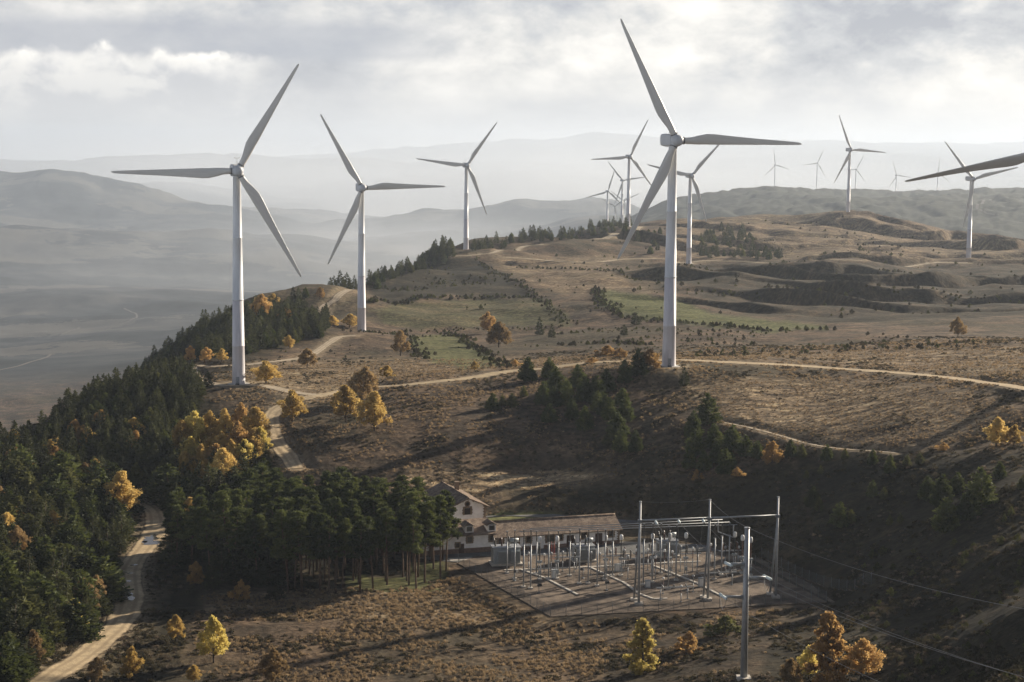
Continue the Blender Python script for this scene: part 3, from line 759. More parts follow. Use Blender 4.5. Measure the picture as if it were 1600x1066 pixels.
def sprays(c, d, ln, wd, rng):
    """one quad per centre, long side along d with a random roll"""
    n = len(c); d = d / (np.linalg.norm(d, axis=1)[:, None] + 1e-9)
    r = rng.normal(size=(n, 3)); a = np.cross(d, r); a /= np.linalg.norm(a, axis=1)[:, None] + 1e-9
    ln = ln * rng.uniform(0.6, 1.3, n)[:, None] / 2; wd = wd * rng.uniform(0.6, 1.3, n)[:, None] / 2
    V4 = np.stack([c - d * ln - a * wd * 0.6, c - d * ln + a * wd * 0.6, c + d * ln + a * wd * 0.8, c + d * ln - a * wd * 0.8], 1)
    return V4.reshape(-1, 3)
def leaves_mesh(name, V, mat):
    n = len(V) // 4
    me = mesh_np(name, V, np.arange(4 * n), np.full(n, 4)); me.materials.append(mat); return me
def conifer_crown(seed, h=8.0, w=2.3, dens=1.0, ragged=0.3, low=0.06):
    rng = np.random.default_rng(seed); C = []; Dv = []
    z = h * low
    while z < h * 0.97:
        f = z / h; r = w * (1 - f) ** 0.75 * (0.75 + 0.25 * min(1, f * 6)) + 0.15
        nb = max(4, int(9 * dens * (1 - f) + 4))
        for k in range(nb):
            az = rng.uniform(0, 2 * math.pi); L = r * rng.uniform(1 - ragged, 1.12)
            up = 0.15 + 0.5 * f + rng.normal() * 0.12
            n = max(3, int(L / 0.16 * dens))
            s = rng.uniform(0.15, 1, n) ** 0.6 * L
            jit = rng.normal(size=(n, 3)) * 0.13
            C.append(np.c_[np.cos(az) * s, np.sin(az) * s, z + up * s * 0.6] + jit)
            Dv.append(np.c_[np.cos(az) + rng.normal(size=n) * 0.5, np.sin(az) + rng.normal(size=n) * 0.5, np.full(n, 0.35) + rng.normal(size=n) * 0.4])
        z += h * 0.042 * rng.uniform(0.7, 1.3)
    n = 30; s = rng.uniform(0.86, 1.02, n) * h
    C.append(np.c_[rng.normal(size=n) * 0.08, rng.normal(size=n) * 0.08, s]); Dv.append(np.c_[rng.normal(size=n) * .3, rng.normal(size=n) * .3, np.ones(n)])
    return sprays(np.vstack(C), np.vstack(Dv), 0.52, 0.20, rng)
def blob_leaves(blobs, n_per, size, rng, asp=1.0, up=0.0, shell=0.55, spiky=0.0):
    C = []; Dv = []
    for (x, y, z, rx, rz) in blobs:
        n = int(n_per * (rx * rx) ** 0.8) + 20
        d = rng.normal(size=(n, 3)); d /= np.linalg.norm(d, axis=1)[:, None]
        r = rng.uniform(shell, 1, n) ** 0.7
        lump = 1 + 0.25 * np.sin(d[:, 0] * 5 + x * 3) * np.cos(d[:, 1] * 6 + y) + rng.normal(size=n) * 0.07
        C.append(np.c_[x + d[:, 0] * rx * r * lump, y + d[:, 1] * rx * r * lump, z + d[:, 2] * rz * r * lump])
        Dv.append(d * (0.4 + spiky) + rng.normal(size=(n, 3)) * 0.6 + np.array([0, 0, up]))
    return sprays(np.vstack(C), np.vstack(Dv), size * asp, size, rng)
def decid(seed, h=7.0, w=2.9, n=26, base=0.22, size=0.20, n_per=240, conic=0.0, shell=0.3):
    """autumn tree: trunk with limbs, crown of many leaf clumps with gaps"""
    rng = np.random.default_rng(seed); blobs = []; tb = MB()
    lean = rng.normal(size=2) * 0.03 * h
    tb.tube([(0, 0, -0.6), (lean[0] * .3, lean[1] * .3, h * 0.25), (lean[0], lean[1], h * 0.6), (lean[0] * 1.2, lean[1] * 1.2, h * 0.85)], [h * 0.026, h * 0.02, h * 0.012, h * 0.004], 7)
    for i in range(n):
        f = (i + 0.5) / n; z = h * (base + (0.95 - base) * f)
        env = math.sin(math.pi * min(1, (0.18 + 0.82 * f) ** 0.8)) if conic < 0.5 else (1 - f) ** 0.7 * (0.5 + min(0.5, f * 3))
        a = i * 2.39996 + rng.uniform(-.5, .5); rr = w * env * rng.uniform(0.25, 0.92)
        br = w * rng.uniform(0.15, 0.36) * (0.55 + 0.45 * env)
        x, y = lean[0] * f + rr * math.cos(a), lean[1] * f + rr * math.sin(a)
        blobs.append((x, y, z, br, br * 0.75))
        if i % 2 == 0:
            z0 = max(h * 0.15, z - rr * 0.8)
            tb.tube([(lean[0] * z0 / h, lean[1] * z0 / h, z0), (x * 0.5, y * 0.5, (z + z0) / 2 + 0.1), (x, y, z)], [h * 0.011, h * 0.006, 0.012], 5)
    V = blob_leaves(blobs, n_per, size, rng, 1.2, 0.0, shell)
    return V, tb
def tall_pine(seed, h=16.0):
    rng = np.random.default_rng(seed); tb = MB(); blobs = []
    lx, ly = rng.normal(size=2) * 0.75
    tb.tube([(0, 0, -0.6), (lx * .2, ly * .2, h * 0.3), (lx * .7, ly * .7, h * 0.6), (lx, ly, h * 0.86), (lx * 1.1, ly * 1.1, h * 0.95)], [0.21, 0.17, 0.13, 0.07, 0.03], 8)
    for k in range(6):   # dead stubs on the bare trunk
        z = h * rng.uniform(0.25, 0.52); a = rng.uniform(0, 6.28); L = rng.uniform(0.4, 1.1)
        tb.tube([(lx * z / h, ly * z / h, z), (lx * z / h + L * math.cos(a), ly * z / h + L * math.sin(a), z + 0.1)], [0.03, 0.012], 4)
    n = int(rng.integers(15, 20))
    for i in range(n):
        f = (i + .5) / n; z = h * (0.46 + 0.52 * f)
        R = 2.7 * (1 - f * 0.72) * (0.75 + 0.25 * min(1, f * 4)); a = i * 2.39996 + rng.uniform(-.6, .6); r = R * rng.uniform(0.35, 0.95)
        if i == n - 1: r = 0
        x, y = lx + r * math.cos(a), ly + r * math.sin(a); br = rng.uniform(0.85, 1.35) * (1.1 - 0.35 * f)
        blobs.append((x, y, z, br, br * 0.46))
        tb.tube([(lx * .9, ly * .9, z - 0.7 - r * .25), (x * .6, y * .6, z - 0.45), (x, y, z - 0.1)], [0.06, 0.04, 0.015], 5)
    V = blob_leaves(blobs, 250, 0.19, rng, 2.3, 0.35, 0.2, 0.5)
    return V, tb
def trunk_simple(h, r=0.13):
    b = MB(); b.tube([(0, 0, -0.6), (0.04, 0, h * 0.4), (0, 0.05, h * 0.9)], [r, r * 0.7, r * 0.2], 6); return b

PROTO = {}
def reg(kind, i, V, tb, mat, bark, h):
    PROTO.setdefault(kind, []).append((leaves_mesh("crown", V, mat), tb.mesh("trunk", [bark]), h))
for i in range(5): reg('conifer', i, conifer_crown(10 + i, 8.0, (1.9, 2.3, 2.6, 2.1, 2.9)[i], 1.0, 0.35), trunk_simple(8.0), L_CON, M_BARK, 8.0)
for i in range(6): reg('pine', i, *tall_pine(30 + i, 16.0), L_PINE, M_PBARK, 16.0)
for nm, mt in (('gold', L_GOLD), ('yellow', L_YEL), ('orange', L_ORA), ('brown', L_BRN), ('olive', L_OLV)):
    for i in range(3):
        V_, tb_ = decid(50 + i * 7 + len(nm), 7.0, (3.0, 2.6, 3.4)[i], 44)
        reg(nm, i, V_, tb_, mt, M_BARK, 7.0)
for nm, mt in (('spire_yellow', L_YEL), ('spire_orange', L_ORA)):
    for i in range(2):
        V_, tb_ = decid(90 + i, 8.0, 2.7, 48, 0.04, 0.20, 330, 1.0, 0.3); reg(nm, i, V_, tb_, mt, M_BARK, 8.0)
for i in range(3):   # bushy young pines
    reg('bushpine', i, conifer_crown(110 + i, 5.0, 2.3, 1.3, 0.4, 0.03), trunk_simple(5.0, 0.1), L_OLV if i == 1 else L_PINE, M_BARK, 5.0)
for nm, mt in (('bush', L_OLV), ('bush_orange', L_ORA), ('bush_brown', L_HEATH), ('bush_dark', L_SCR)):
    for i in range(2):
        V_, tb_ = decid(130 + i, 2.6, 1.7, 18, 0.06, 0.17, 330, 0.0, 0.2); reg(nm, i, V_, tb_, mt, M_BARK, 2.6)

WORD = {'conifer': ('conifer_tree', 'conifer'), 'pine': ('pine_tree', 'pine tree'), 'bushpine': ('young_pine', 'young pine')}
RT = random.Random(4)
def tree(kind, x, y, h, label, group=None, name=None, cat=None, var=None, wide=1.0, sink=0.15):
    c, tr, h0 = PROTO[kind][RT.randrange(len(PROTO[kind])) if var is None else var]
    nm, ct = WORD.get(kind, ('shrub', 'shrub') if kind.startswith('bush') else ('autumn_tree', 'tree'))
    s = h / h0
    z = float(H(x, y)) - sink * s
    e = empty(name or nm, (x, y, z), RT.uniform(0, 6.283), label=label, category=cat or ct)
    if group: e['group'] = group
    e.scale = (s * wide * RT.uniform(0.92, 1.08), s * wide * RT.uniform(0.92, 1.08), s)
    put("crown", c, None, e); put("trunk", tr, None, e)
    return e
# ---- single trees: kind, base px, base py, height px, label (, width factor)
ONE = [
 ('brown', 566, 630, 54, "round bronze oak, rearmost of the three autumn trees below the road junction", 1.1),
 ('gold', 541, 660, 56, "golden tree at the left of the three autumn trees below the road junction", 1.1),
 ('gold', 585, 674, 60, "golden spreading tree at the right of the three autumn trees below the road junction", 1.15),
 ('gold', 457, 660, 48, "single olive gold tree inside the bend of the dirt road", 1.05),
 ('gold', 416, 600, 34, "low wide ochre tree just right of the left turbine's foot", 1.5),
 ('gold', 605, 592, 20, "small ochre tree just above the dirt road", 1.5),
 ('brown', 626, 556, 38, "greyish gold round tree beside the bright green field", 1.0),
 ('brown', 480, 574, 28, "dull brown tree between the two left turbines", 1.2),
 ('orange', 763, 522, 32, "orange topped tree at the corner of the olive field", 1.0),
 ('brown', 779, 543, 38, "bronze tree in front of the orange topped one by the fields", 1.1),
 ('gold', 741, 580, 15, "tiny gold tree at the tip of the bright green field", 1.2),
 ('gold', 190, 806, 68, "large golden tree beside the puddled road", 1.2),
 ('orange', 160, 800, 44, "orange brown tree to the left of the large golden tree by the road", 1.1),
 ('gold', 113, 838, 34, "small golden tree in the dark forest below the large golden tree", 1.1),
 ('brown', 128, 962, 58, "pale tan leafed tree beside the left bend of the lower road", 1.0),
 ('yellow', 118, 985, 48, "dull yellow tree just below the pale tan one by the lower road", 1.1),
 ('orange', 306, 920, 42, "orange tree leaning on a green pine before the pine wood", 1.0),
 ('bush_orange', 376, 937, 32, "small rusty shrub in front of the pine wood's shaded edge", 0.9),
 ('gold', 276, 1003, 42, "small golden tree right of the lower road's bend", 0.85),
 ('yellow', 334, 1036, 72, "tall yellow gold tree in the lower left heath", 0.75),
 ('gold', 208, 1062, 50, "golden tree at the bottom edge right of the lower road", 1.0),
 ('brown', 150, 1068, 40, "half bare brown tree at the bottom edge touching the lower road", 1.1),
 ('gold', 304, 1066, 26, "little golden shrub at the bottom edge under the yellow gold tree", 1.0),
 ('brown', 425, 1070, 55, "dusky brown tree at the bottom edge of the heath", 1.1),
 ('spire_yellow', 1005, 1050, 80, "bright yellow tree below the substation's front fence", 1.3),
 ('spire_orange', 1297, 1072, 112, "tall pointed orange tree at the bottom right of the steel pole", 1.05),
 ('orange', 1345, 1062, 62, "rounded orange gold tree attached right of the pointed orange tree", 1.05),
 ('yellow', 1264, 1062, 52, "small yellow orange tree left of the pointed orange tree", 0.8),
 ('brown', 1236, 1074, 44, "pale half bare shrub at the bottom edge left of the orange trees", 1.0),
 ('bush_orange', 1076, 1020, 34, "red brown shrub between the yellow tree and the steel pole", 1.2),
 ('bush', 1132, 992, 30, "olive shrub just left of the steel pole under the fence", 1.5),
 ('gold', 1556, 700, 46, "golden round tree at the edge of the straw field, right side", 1.1),
 ('gold', 1584, 699, 34, "smaller golden tree touching the round one at the straw field's edge", 1.0),
 ('brown', 1497, 527, 30, "lone bronze round tree under the terraced hill at right", 1.05),
 ('orange', 1206, 729, 38, "orange tree among the dark shrubs below the straw field", 1.0),
 ('bush_orange', 1089, 750, 16, "tiny orange shrub below the right pine cluster", 1.0),
 ('bush_orange', 1152, 744, 14, "tiny orange shrub under the field rim right of the cluster", 1.5),
 ('bush_orange', 1474, 704, 12, "flat rusty shrub on the straw field's lower rim", 1.8),
 ('orange', 1016, 578, 30, "orange tree at the foot of the largest turbine", 1.3),
 ('bush_orange', 948, 556, 16, "rusty low shrub just above the road left of the largest turbine", 1.8),
 ('bush_orange', 968, 559, 15, "rusty low shrub nearer the largest turbine above the road", 1.8),
 ('bush_orange', 925, 567, 8, "small rusty shrub touching the road's upper edge", 2.2),
 ('bush_orange', 805, 572, 10, "small orange shrub above the road where the pine cluster starts", 1.6),
 ('orange', 297, 568, 26, "pale tan tree left of the left turbine before the forest", 1.1),
 ('orange', 322, 567, 22, "second tan tree left of the left turbine before the forest", 1.1),
 ('gold', 346, 566, 20, "tan tree nearest the left turbine's tower before the forest", 1.2),
 ('orange', 408, 498, 36, "dark red tree on the forest ridge right of the left turbine", 1.2),
 ('gold', 428, 480, 20, "golden tree on the skyline right of the left turbine", 1.4),
 ('orange', 447, 508, 26, "rust coloured tree in the forest edge between two left turbines", 1.2),
 ('gold', 468, 503, 16, "small pale gold tree above the forest edge between two left turbines", 1.3),
 ('gold', 520, 512, 18, "pale gold tree left of the second turbine's foot", 1.4),
 ('gold', 546, 512, 20, "gold tree touching the second turbine's tower foot", 1.4),
 ('orange', 500, 468, 18, "rust tree on the skyline beside the bending track", 1.2),
 ('gold', 452, 545, 20, "ochre tree on the bank above the track loop", 1.3),
 ('gold', 300, 815, 36, "pale orange tree at the grove's shaded foot", 1.0),
 ('conifer', 843, 524, 26, "dark pointed conifer in the scrub between the fields", 1.0),
 ('conifer', 862, 528, 20, "shorter conifer right of the pointed one between the fields", 1.2),
 ('conifer', 994, 508, 17, "dark round tree at the near edge of the pale green strip", 1.6),
 ('conifer', 975, 524, 15, "dark bush below the round tree by the pale green strip", 1.6),
 ('conifer', 331, 922, 48, "green pine standing against the orange tree before the pine wood", 0.9),
 ('bush_dark', 432, 938, 26, "dark green shrub in front of the pine wood", 1.1),
 ('conifer', 1069, 604, 28, "single dark pine on the slope just under the largest turbine", 1.0),
 ('conifer', 376, 598, 12, "small dark shrub at the left turbine's foot", 1.3),
 ('conifer', 325, 606, 24, "dark pine at the clearing's corner left of the left turbine", 1.1),
]
for kind, px, py, hp, lb, *wd in ONE:
    h3 = hit(px, min(py, 1064))
    if h3 is None: continue
    x, y, z = h3
    if py > 1064:
        x, y, z = hit(px, 1064); y2 = y * (1 - (py - 1064) / 830.0); x = x * y2 / y; y = y2
    hm = hp * 1.12 * y / 2700.0
    name = None; cat = None
    if kind.startswith('spire') or kind in ('gold', 'yellow', 'orange', 'brown'): name, cat = 'autumn_tree', 'tree'
    tree(kind, x, y, hm, lb, None, name, cat, None, wd[0] if wd else 1.0)
# ---- the golden grove below the left turbine
GROVE = [(285,700),(305,690),(330,684),(352,680),(375,676),(398,680),(300,722),(325,716),(348,712),(372,706),(395,704),(408,700),(290,742),(316,738),(338,732),(360,728),(382,722),(322,758),(345,752),(365,744)]
for i, (px, py) in enumerate(GROVE):
    x, y, z = hit(px, py + 14)
    k = ('gold', 'yellow', 'gold', 'gold', 'orange')[i % 5]
    tree(k, x, y, RT.uniform(48, 70) * y / 2700, "golden autumn tree packed in the grove between conifers and dirt road", 'autumn trees of the golden grove', 'autumn_tree', 'tree', None, 0.85)
# ---- conifers dotted over the slope under the largest turbine and to its right
DOT = [(824,596,36),(858,590,30),(976,598,34),(998,586,38),(869,612,36),(903,606,34),(886,632,36),(914,626,36),(931,628,38),(948,612,34),(849,632,34),(866,636,30),(934,642,30),(945,648,30),(953,656,32),(976,658,34),(973,634,26),(858,660,28),(894,654,28),(914,672,36),(965,684,38),(970,706,34),(993,706,32),(948,694,16),(818,620,16),(770,640,24),(800,636,20),(785,634,16),
 (1106,662,44),(1083,684,40),(1086,712,38),(1116,700,36),(1144,704,38),(1133,740,36),(1077,732,30),(1100,735,28),(1120,724,30),(1165,712,30),(1140,728,26),(1183,716,26),
 (1235,714,26),(1252,716,20),(1292,720,24),(1320,718,16),(1363,726,22),(1390,738,26),(1417,728,16),(1437,725,16),(1282,740,12),(1260,748,12),(1363,776,24),(1381,780,18),(1270,792,30),(1280,798,20),(1312,822,36),(1330,818,20),(1471,788,44),(1532,792,58),(1512,812,44),(1478,828,48),(1450,780,34),(1562,748,26),(1390,820,14),(1407,816,12),(1580,806,14),(1569,816,12),(1598,764,20),(1496,770,30)]
for i, (px, py, hp) in enumerate(DOT):
    x, y, z = hit(px, py)
    small = hp < 22
    if px < 1020:
        lb, gp = "dark young pine in the dense cluster on the slope left of the largest turbine's foot", 'young pines on the slope below the largest turbine'
    elif px < 1200:
        lb, gp = "dark young pine in the clump at the left end of the straw field's lower rim", 'young pines at the left end of the field rim'
    else:
        lb, gp = ("small olive pine bush scattered on the shaded slope below the straw field" if small else "dark bushy pine scattered on the shaded slope below the straw field"), ('small pine bushes on the shaded slope' if small else 'bushy pines on the shaded slope')
    tree('bushpine', x, y, hp * 1.08 * y / 2700, lb, gp, var=1 if small else RT.choice([0, 2]), wide=RT.uniform(0.85, 1.1))
# ---- little bushes on the lower right slope
n = 0
rr = random.Random(9)
while n < 70:
    px, py = rr.uniform(1330, 1630), rr.uniform(845, 1066)
    if py < 1066 - (px - 1330) * 0.4 and rr.random() < 0.5: continue
    x, y, z = hit(min(px, 1640), py)
    tree('bush', x, y, rr.uniform(7, 15) * y / 2700, "small yellow green bush dotted over the dark lower right slope", 'small bushes on the lower right slope', wide=1.0)
    n += 1
# ---- the tall pine wood
PW = [onz(*p)[:2] for p in ((262,868),(300,892),(345,905),(450,918),(560,922),(650,914),(698,893),(694,872),(640,850),(560,838),(480,830),(420,832),(360,842),(300,846))]
xs = [p[0] for p in PW]; ys = [p[1] for p in PW]
pts = []
rr = random.Random(21)
for k in range(6000):
    x, y = rr.uniform(min(xs), max(xs)), rr.uniform(min(ys), max(ys))
    if polydist(np.array([x]), np.array([y]), PW)[0] > 0: continue
    if any((x - a) ** 2 + (y - b) ** 2 < 2.9 ** 2 for a, b in pts): continue
    pts.append((x, y))
    if len(pts) >= 118: break
for x, y in pts:
    left_k = proj(x, y, 0)[0]
    h = rr.uniform(14.0, 19.3) * (0.86 if left_k < 360 else 1.0) * (0.93 if left_k > 600 else 1.0)
    tree('pine', x, y, h, "tall bare trunked pine in the dark wood beside the white farmhouse", 'tall pines of the wood beside the house', wide=rr.uniform(0.95, 1.2))
PINES = pts
for k_ in range(20):
    px_ = 262 + k_ * 9.5 + rr.uniform(-4, 4); py_ = 872 + min(k_, 12) * 3.0 + rr.uniform(-6, 8)
    x, y, z = hit(px_, py_)
    tree('conifer', x, y, rr.uniform(6.5, 10.5), "low branched dark pine along the wood's shaded left front edge", 'low branched pines at the left front of the wood', wide=1.45)
# ---- dense conifer forest on the left slopes: the nearest as single trees, the rest as one mass
FOREST_A = [(-420,1120),(-420,700),(0,705),(60,690),(110,650),(190,612),(290,592),(318,618),(300,660),(262,700),(278,760),(240,786),(222,800),(160,800),(196,840),(196,880),(166,925),(168,960),(120,1000),(60,1044),(0,1080)]
FOREST_A2 = [(240,745),(290,760),(300,790),(420,790),(410,735),(380,735),(300,790)]
def scatter(poly, spacing, nmax, seed, dlo, dhi, ulo=-0.5, uhi=0.5, dpow=1.6):
    """random ground points whose picture position lies in the polygon, kept apart"""
    rg = np.random.default_rng(seed); M = 90000
    D = np.exp(rg.uniform(math.log(dlo), math.log(dhi), M)); px = rg.uniform(min(p[0] for p in poly), max(p[0] for p in poly), M)
    u = (px - 800) / 2700 * 1.0; x = u * D * 1.02; z = H(x, D); ppx, ppy = proj(x, D, z)
    ok = polydist(ppx, ppy, poly) < 0
    cand = np.c_[x, D][ok]; cell = {}; out = []
    for (a, b) in cand:
        s = spacing * max(1.0, b / 650.0); ka, kb = int(a // s), int(b // s)
        if any((a - c) ** 2 + (b - d) ** 2 < s * s for i in (-1, 0, 1) for j in (-1, 0, 1) for (c, d) in cell.get((ka + i, kb + j), ())): continue
        cell.setdefault((ka, kb), []).append((a, b)); out.append((a, b))
        if len(out) >= nmax: break
    return out
# how far each spot is from any road
RP = np.vstack([l[:, :2] for _, l, _ in road_lines])
def clear_road(x, y, r=4.2): return ((RP[:, 0] - x) ** 2 + (RP[:, 1] - y) ** 2).min() > r * r
fa = [p for p in scatter(FOREST_A, 3.3, 2600, 5, 240, 640) if clear_road(*p)]
fa += [p for p in scatter([(236,700),(300,740),(420,735),(400,790),(250,800)], 3.3, 200, 6, 400, 500) if clear_road(*p)]
fb = [p for p in scatter([(170,590),(230,560),(300,520),(400,478),(470,478),(515,505),(500,528),(420,545),(380,556),(300,562),(250,582)], 4.0, 900, 7, 560, 960) if clear_road(*p, 7)]
fc = [p for p in scatter([(575,448),(590,430),(650,398),(705,393),(700,412),(640,426),(600,442),(590,452)], 4.0, 200, 8, 950, 1400)]
fclump = scatter([(648,402),(655,380),(700,380),(708,400),(690,412),(655,410)], 3.0, 60, 18, 1150, 1350)
fd = [p for p in scatter([(738,396),(740,386),(845,368),(900,352),(985,346),(985,362),(900,374),(850,379),(760,394)], 3.6, 420, 9, 1200, 1800) if clear_road(*p, 8)]
fe = [p for p in scatter([(1085,385),(1110,362),(1160,358),(1190,395),(1230,405),(1180,408),(1100,408)], 5.0, 260, 10, 1300, 1900) if clear_road(*p, 8)]
fe += [p for p in scatter([(985,365),(1035,360),(1035,400),(1000,395)], 9.0, 60, 15, 1300, 1900)]
ff = [p for p in scatter([(560,440),(480,462),(450,482),(480,490),(560,452)], 8.0, 30, 12, 800, 1150) if clear_road(*p, 9)]
fa.sort(key=lambda p: p[1])
rr = random.Random(33)
autumn_in = 0; mass = []
ctrl_n = 0
for (x, y) in fa:
    ppx, ppy = proj(x, y, float(H(x, y)))
    if ppx < -60: mass.append((x, y, rr.uniform(0.8, 1.25))); continue
    if rr.random() < 0.11 and autumn_in < 60:
        autumn_in += 1
        k = rr.choice(['orange', 'brown', 'olive', 'gold', 'olive'])
        tree(k, x, y, rr.uniform(5.5, 7.5), {'orange': "rust coloured tree scattered through the dark conifer forest at left", 'brown': "dull brown tree scattered through the dark conifer forest at left", 'olive': "olive leafed tree scattered through the dark conifer forest at left", 'gold': "ochre tree scattered through the dark conifer forest at left"}[k], 'broadleaf trees in the conifer forest', 'autumn_tree', 'tree')
    elif ctrl_n < 285:
        ctrl_n += 1
        tree('conifer' if rr.random() < 0.62 else 'bushpine', x, y, rr.uniform(4.5, 7.5) + 4.5 * rr.random() ** 3, "dark conifer packed in the forest covering the left slope", 'conifers of the left slope forest', 'conifer_tree', 'conifer', wide=rr.uniform(0.85, 1.5))
    else: mass.append((x, y, rr.uniform(0.75, 1.2)))
for (x, y) in fb: mass.append((x, y, rr.uniform(0.75, 1.25)))
for (x, y) in fclump: mass.append((x, y, rr.uniform(1.0, 1.6)))
for (x, y) in fc: mass.append((x, y, rr.uniform(0.7, 1.25)))
for (x, y) in fd + fe + ff: mass.append((x, y, rr.uniform(0.7, 1.3)))

def instancer(name, pts, protos, kind='stuff', tilt=0.0, seed=1, zoff=0.0, **props):
    """one object: copies of a few meshes on the given ground points (x, y, scale)"""
    pts = np.array(pts); rg = np.random.default_rng(seed)
    x, y = pts[:, 0], pts[:, 1]; z = H(x, y) + zoff
    me = bpy.data.meshes.new(name); me.vertices.add(len(pts)); me.vertices.foreach_set("co", np.c_[x, y, z].astype(np.float32).ravel())
    a = me.attributes.new("scl", 'FLOAT', 'POINT'); a.data.foreach_set("value", pts[:, 2].astype(np.float32))
    a = me.attributes.new("rot", 'FLOAT_VECTOR', 'POINT'); a.data.foreach_set("vector", np.c_[rg.normal(size=len(pts)) * tilt, rg.normal(size=len(pts)) * tilt, rg.uniform(0, 6.283, len(pts))].astype(np.float32).ravel())
    a = me.attributes.new("pick", 'INT', 'POINT'); a.data.foreach_set("value", rg.integers(0, len(protos), len(pts)).astype(np.int32))
    o = put(name, me, None, kind=kind, **props)
    ng = bpy.data.node_groups.new(name, 'GeometryNodeTree')
    ng.interface.new_socket("Geometry", in_out='INPUT', socket_type='NodeSocketGeometry')
    ng.interface.new_socket("Geometry", in_out='OUTPUT', socket_type='NodeSocketGeometry')
    N = ng.nodes; Lk = ng.links
    gi = N.new('NodeGroupInput'); go = N.new('NodeGroupOutput')
    jn = N.new('GeometryNodeJoinGeometry')
    for p in reversed(protos):
        oi = N.new('GeometryNodeObjectInfo'); oi.transform_space = 'ORIGINAL'; oi.inputs['Object'].default_value = p; oi.inputs['As Instance'].default_value = True
        Lk.new(oi.outputs['Geometry'], jn.inputs[0])
    ip = N.new('GeometryNodeInstanceOnPoints'); ip.inputs['Pick Instance'].default_value = True
    def attr(nm, tp):
        q = N.new('GeometryNodeInputNamedAttribute'); q.data_type = tp; q.inputs[0].default_value = nm
        return [s for s in q.outputs if s.enabled and s.name == 'Attribute'][0]
    Lk.new(gi.outputs[0], ip.inputs['Points']); Lk.new(jn.outputs[0], ip.inputs['Instance'])
    Lk.new(attr("pick", 'INT'), ip.inputs['Instance Index']); Lk.new(attr("rot", 'FLOAT_VECTOR'), ip.inputs['Rotation']); Lk.new(attr("scl", 'FLOAT'), ip.inputs['Scale'])
    Lk.new(ip.outputs[0], go.inputs[0])
    md = o.modifiers.new("copies", 'NODES'); md.node_group = ng
    return o
def crown_objs(kind, k=3):
    """existing crown children whose meshes the masses repeat"""
    out = []
    for c, tr, h in PROTO[kind][:k]:
        o = next((o for o in bpy.data.objects if o.type == 'MESH' and o.data == c), None)
        if o: out.append(o)
    return out
instancer("conifer_forest", mass, crown_objs('conifer', 5) + crown_objs('bushpine', 3), label="dark conifer forest filling the far left ridge and skyline")
# far-off scrub and trees on the middle hills
hill_pts = []
rg = np.random.default_rng(3)
for poly, nn, dlo, dhi, s0, s1 in (
    ([(590,450),(700,405),(880,375),(1040,352),(1330,338),(1600,390),(1600,520),(1330,505),(1040,520),(600,470)], 1500, 850, 2000, 0.12, 0.75),
    ([(1070,400),(1330,336),(1440,370),(1540,388),(1350,405)], 500, 1250, 2000, 0.25, 0.8),
    ([(560,520),(900,512),(1300,520),(1520,530),(1590,540),(1200,556),(900,560),(640,545)], 1500, 520, 800, 0.10, 0.45),
    ([(590,448),(620,425),(690,400),(735,405),(830,460),(700,466),(600,470)], 700, 900, 1400, 0.15, 0.6),
    ([(420,500),(560,470),(560,600),(400,570)], 160, 550, 950, 0.15, 0.45)):
    for (x, y) in scatter(poly, 1.6, nn, int(nn), dlo, dhi):
        if clear_road(x, y, 5) and float(fbm(x / 38, y / 38, 91, 3)) * 1.8 - 0.05 > rg.uniform(-0.25, 0.4): hill_pts.append((x, y, float(s0 * .7 + (s1 - s0 * .7) * rg.uniform(0, 1) ** 2.2)))
for (x, y) in [] and scatter([(1000,352),(1050,318),(1150,300),(1250,296),(1400,315),(1500,300),(1640,297),(1640,390),(1500,384),(1350,334),(1100,348)], 7.0, 4500, 44, 2650, 6800, dpow=1):
    hill_pts.append((x, y, float(rg.uniform(0.7, 1.7))))
for line, dens, s0, s1 in (([(575,474),(650,468),(760,464),(838,466)], 2.5, .25, .5), ([(838,462),(860,480),(892,508)], 3.0, .15, .35), ([(742,404),(790,432),(836,462)], 4.0, .2, .4), ([(560,520),(640,518),(740,515),(890,512)], 3.5, .12, .3),
    ([(930,452),(940,478),(965,492),(1010,502),(1100,508),(1200,518),(1300,516)], 3.0, .2, .5), ([(640,528),(650,548),(665,562)], 3, .15, .35), ([(700,518),(740,543),(800,575)], 3, .15, .4), ([(800,415),(900,420),(1000,440)], 5, .2, .45), ([(1050,418),(1200,422),(1400,425),(1600,440)], 5, .2, .5), ([(1080,455),(1200,462),(1350,455),(1600,470)], 6, .2, .5), ([(880,540),(960,536),(1020,540)], 2.5, .2, .4)):
    hp = [h_ for h_ in (hit(*p_) for p_ in line) if h_ is not None]
    for i_ in range(len(hp) - 1):
        L_ = math.dist(hp[i_][:2], hp[i_ + 1][:2])
        if L_ > 400: continue
        dens_ = dens * 0.45
        for k_ in range(int(L_ / dens_)):
            t_ = (k_ + rg.uniform(0, 1)) * dens_ / L_
            hill_pts.append((hp[i_][0] * (1 - t_) + hp[i_ + 1][0] * t_ + rg.normal() * 2.0, hp[i_][1] * (1 - t_) + hp[i_ + 1][1] * t_ + rg.normal() * 2.6, float(rg.uniform(s0, s1)) * 1.15))
hill_pts = [(a_, b_, c_ * 1.5) for a_, b_, c_ in hill_pts]
instancer("hill_scrub", hill_pts, crown_objs('bush', 2) + crown_objs('bush_dark', 2) + crown_objs('bush_dark', 2), label="small dark scrub and bushes sprinkled over the hills")
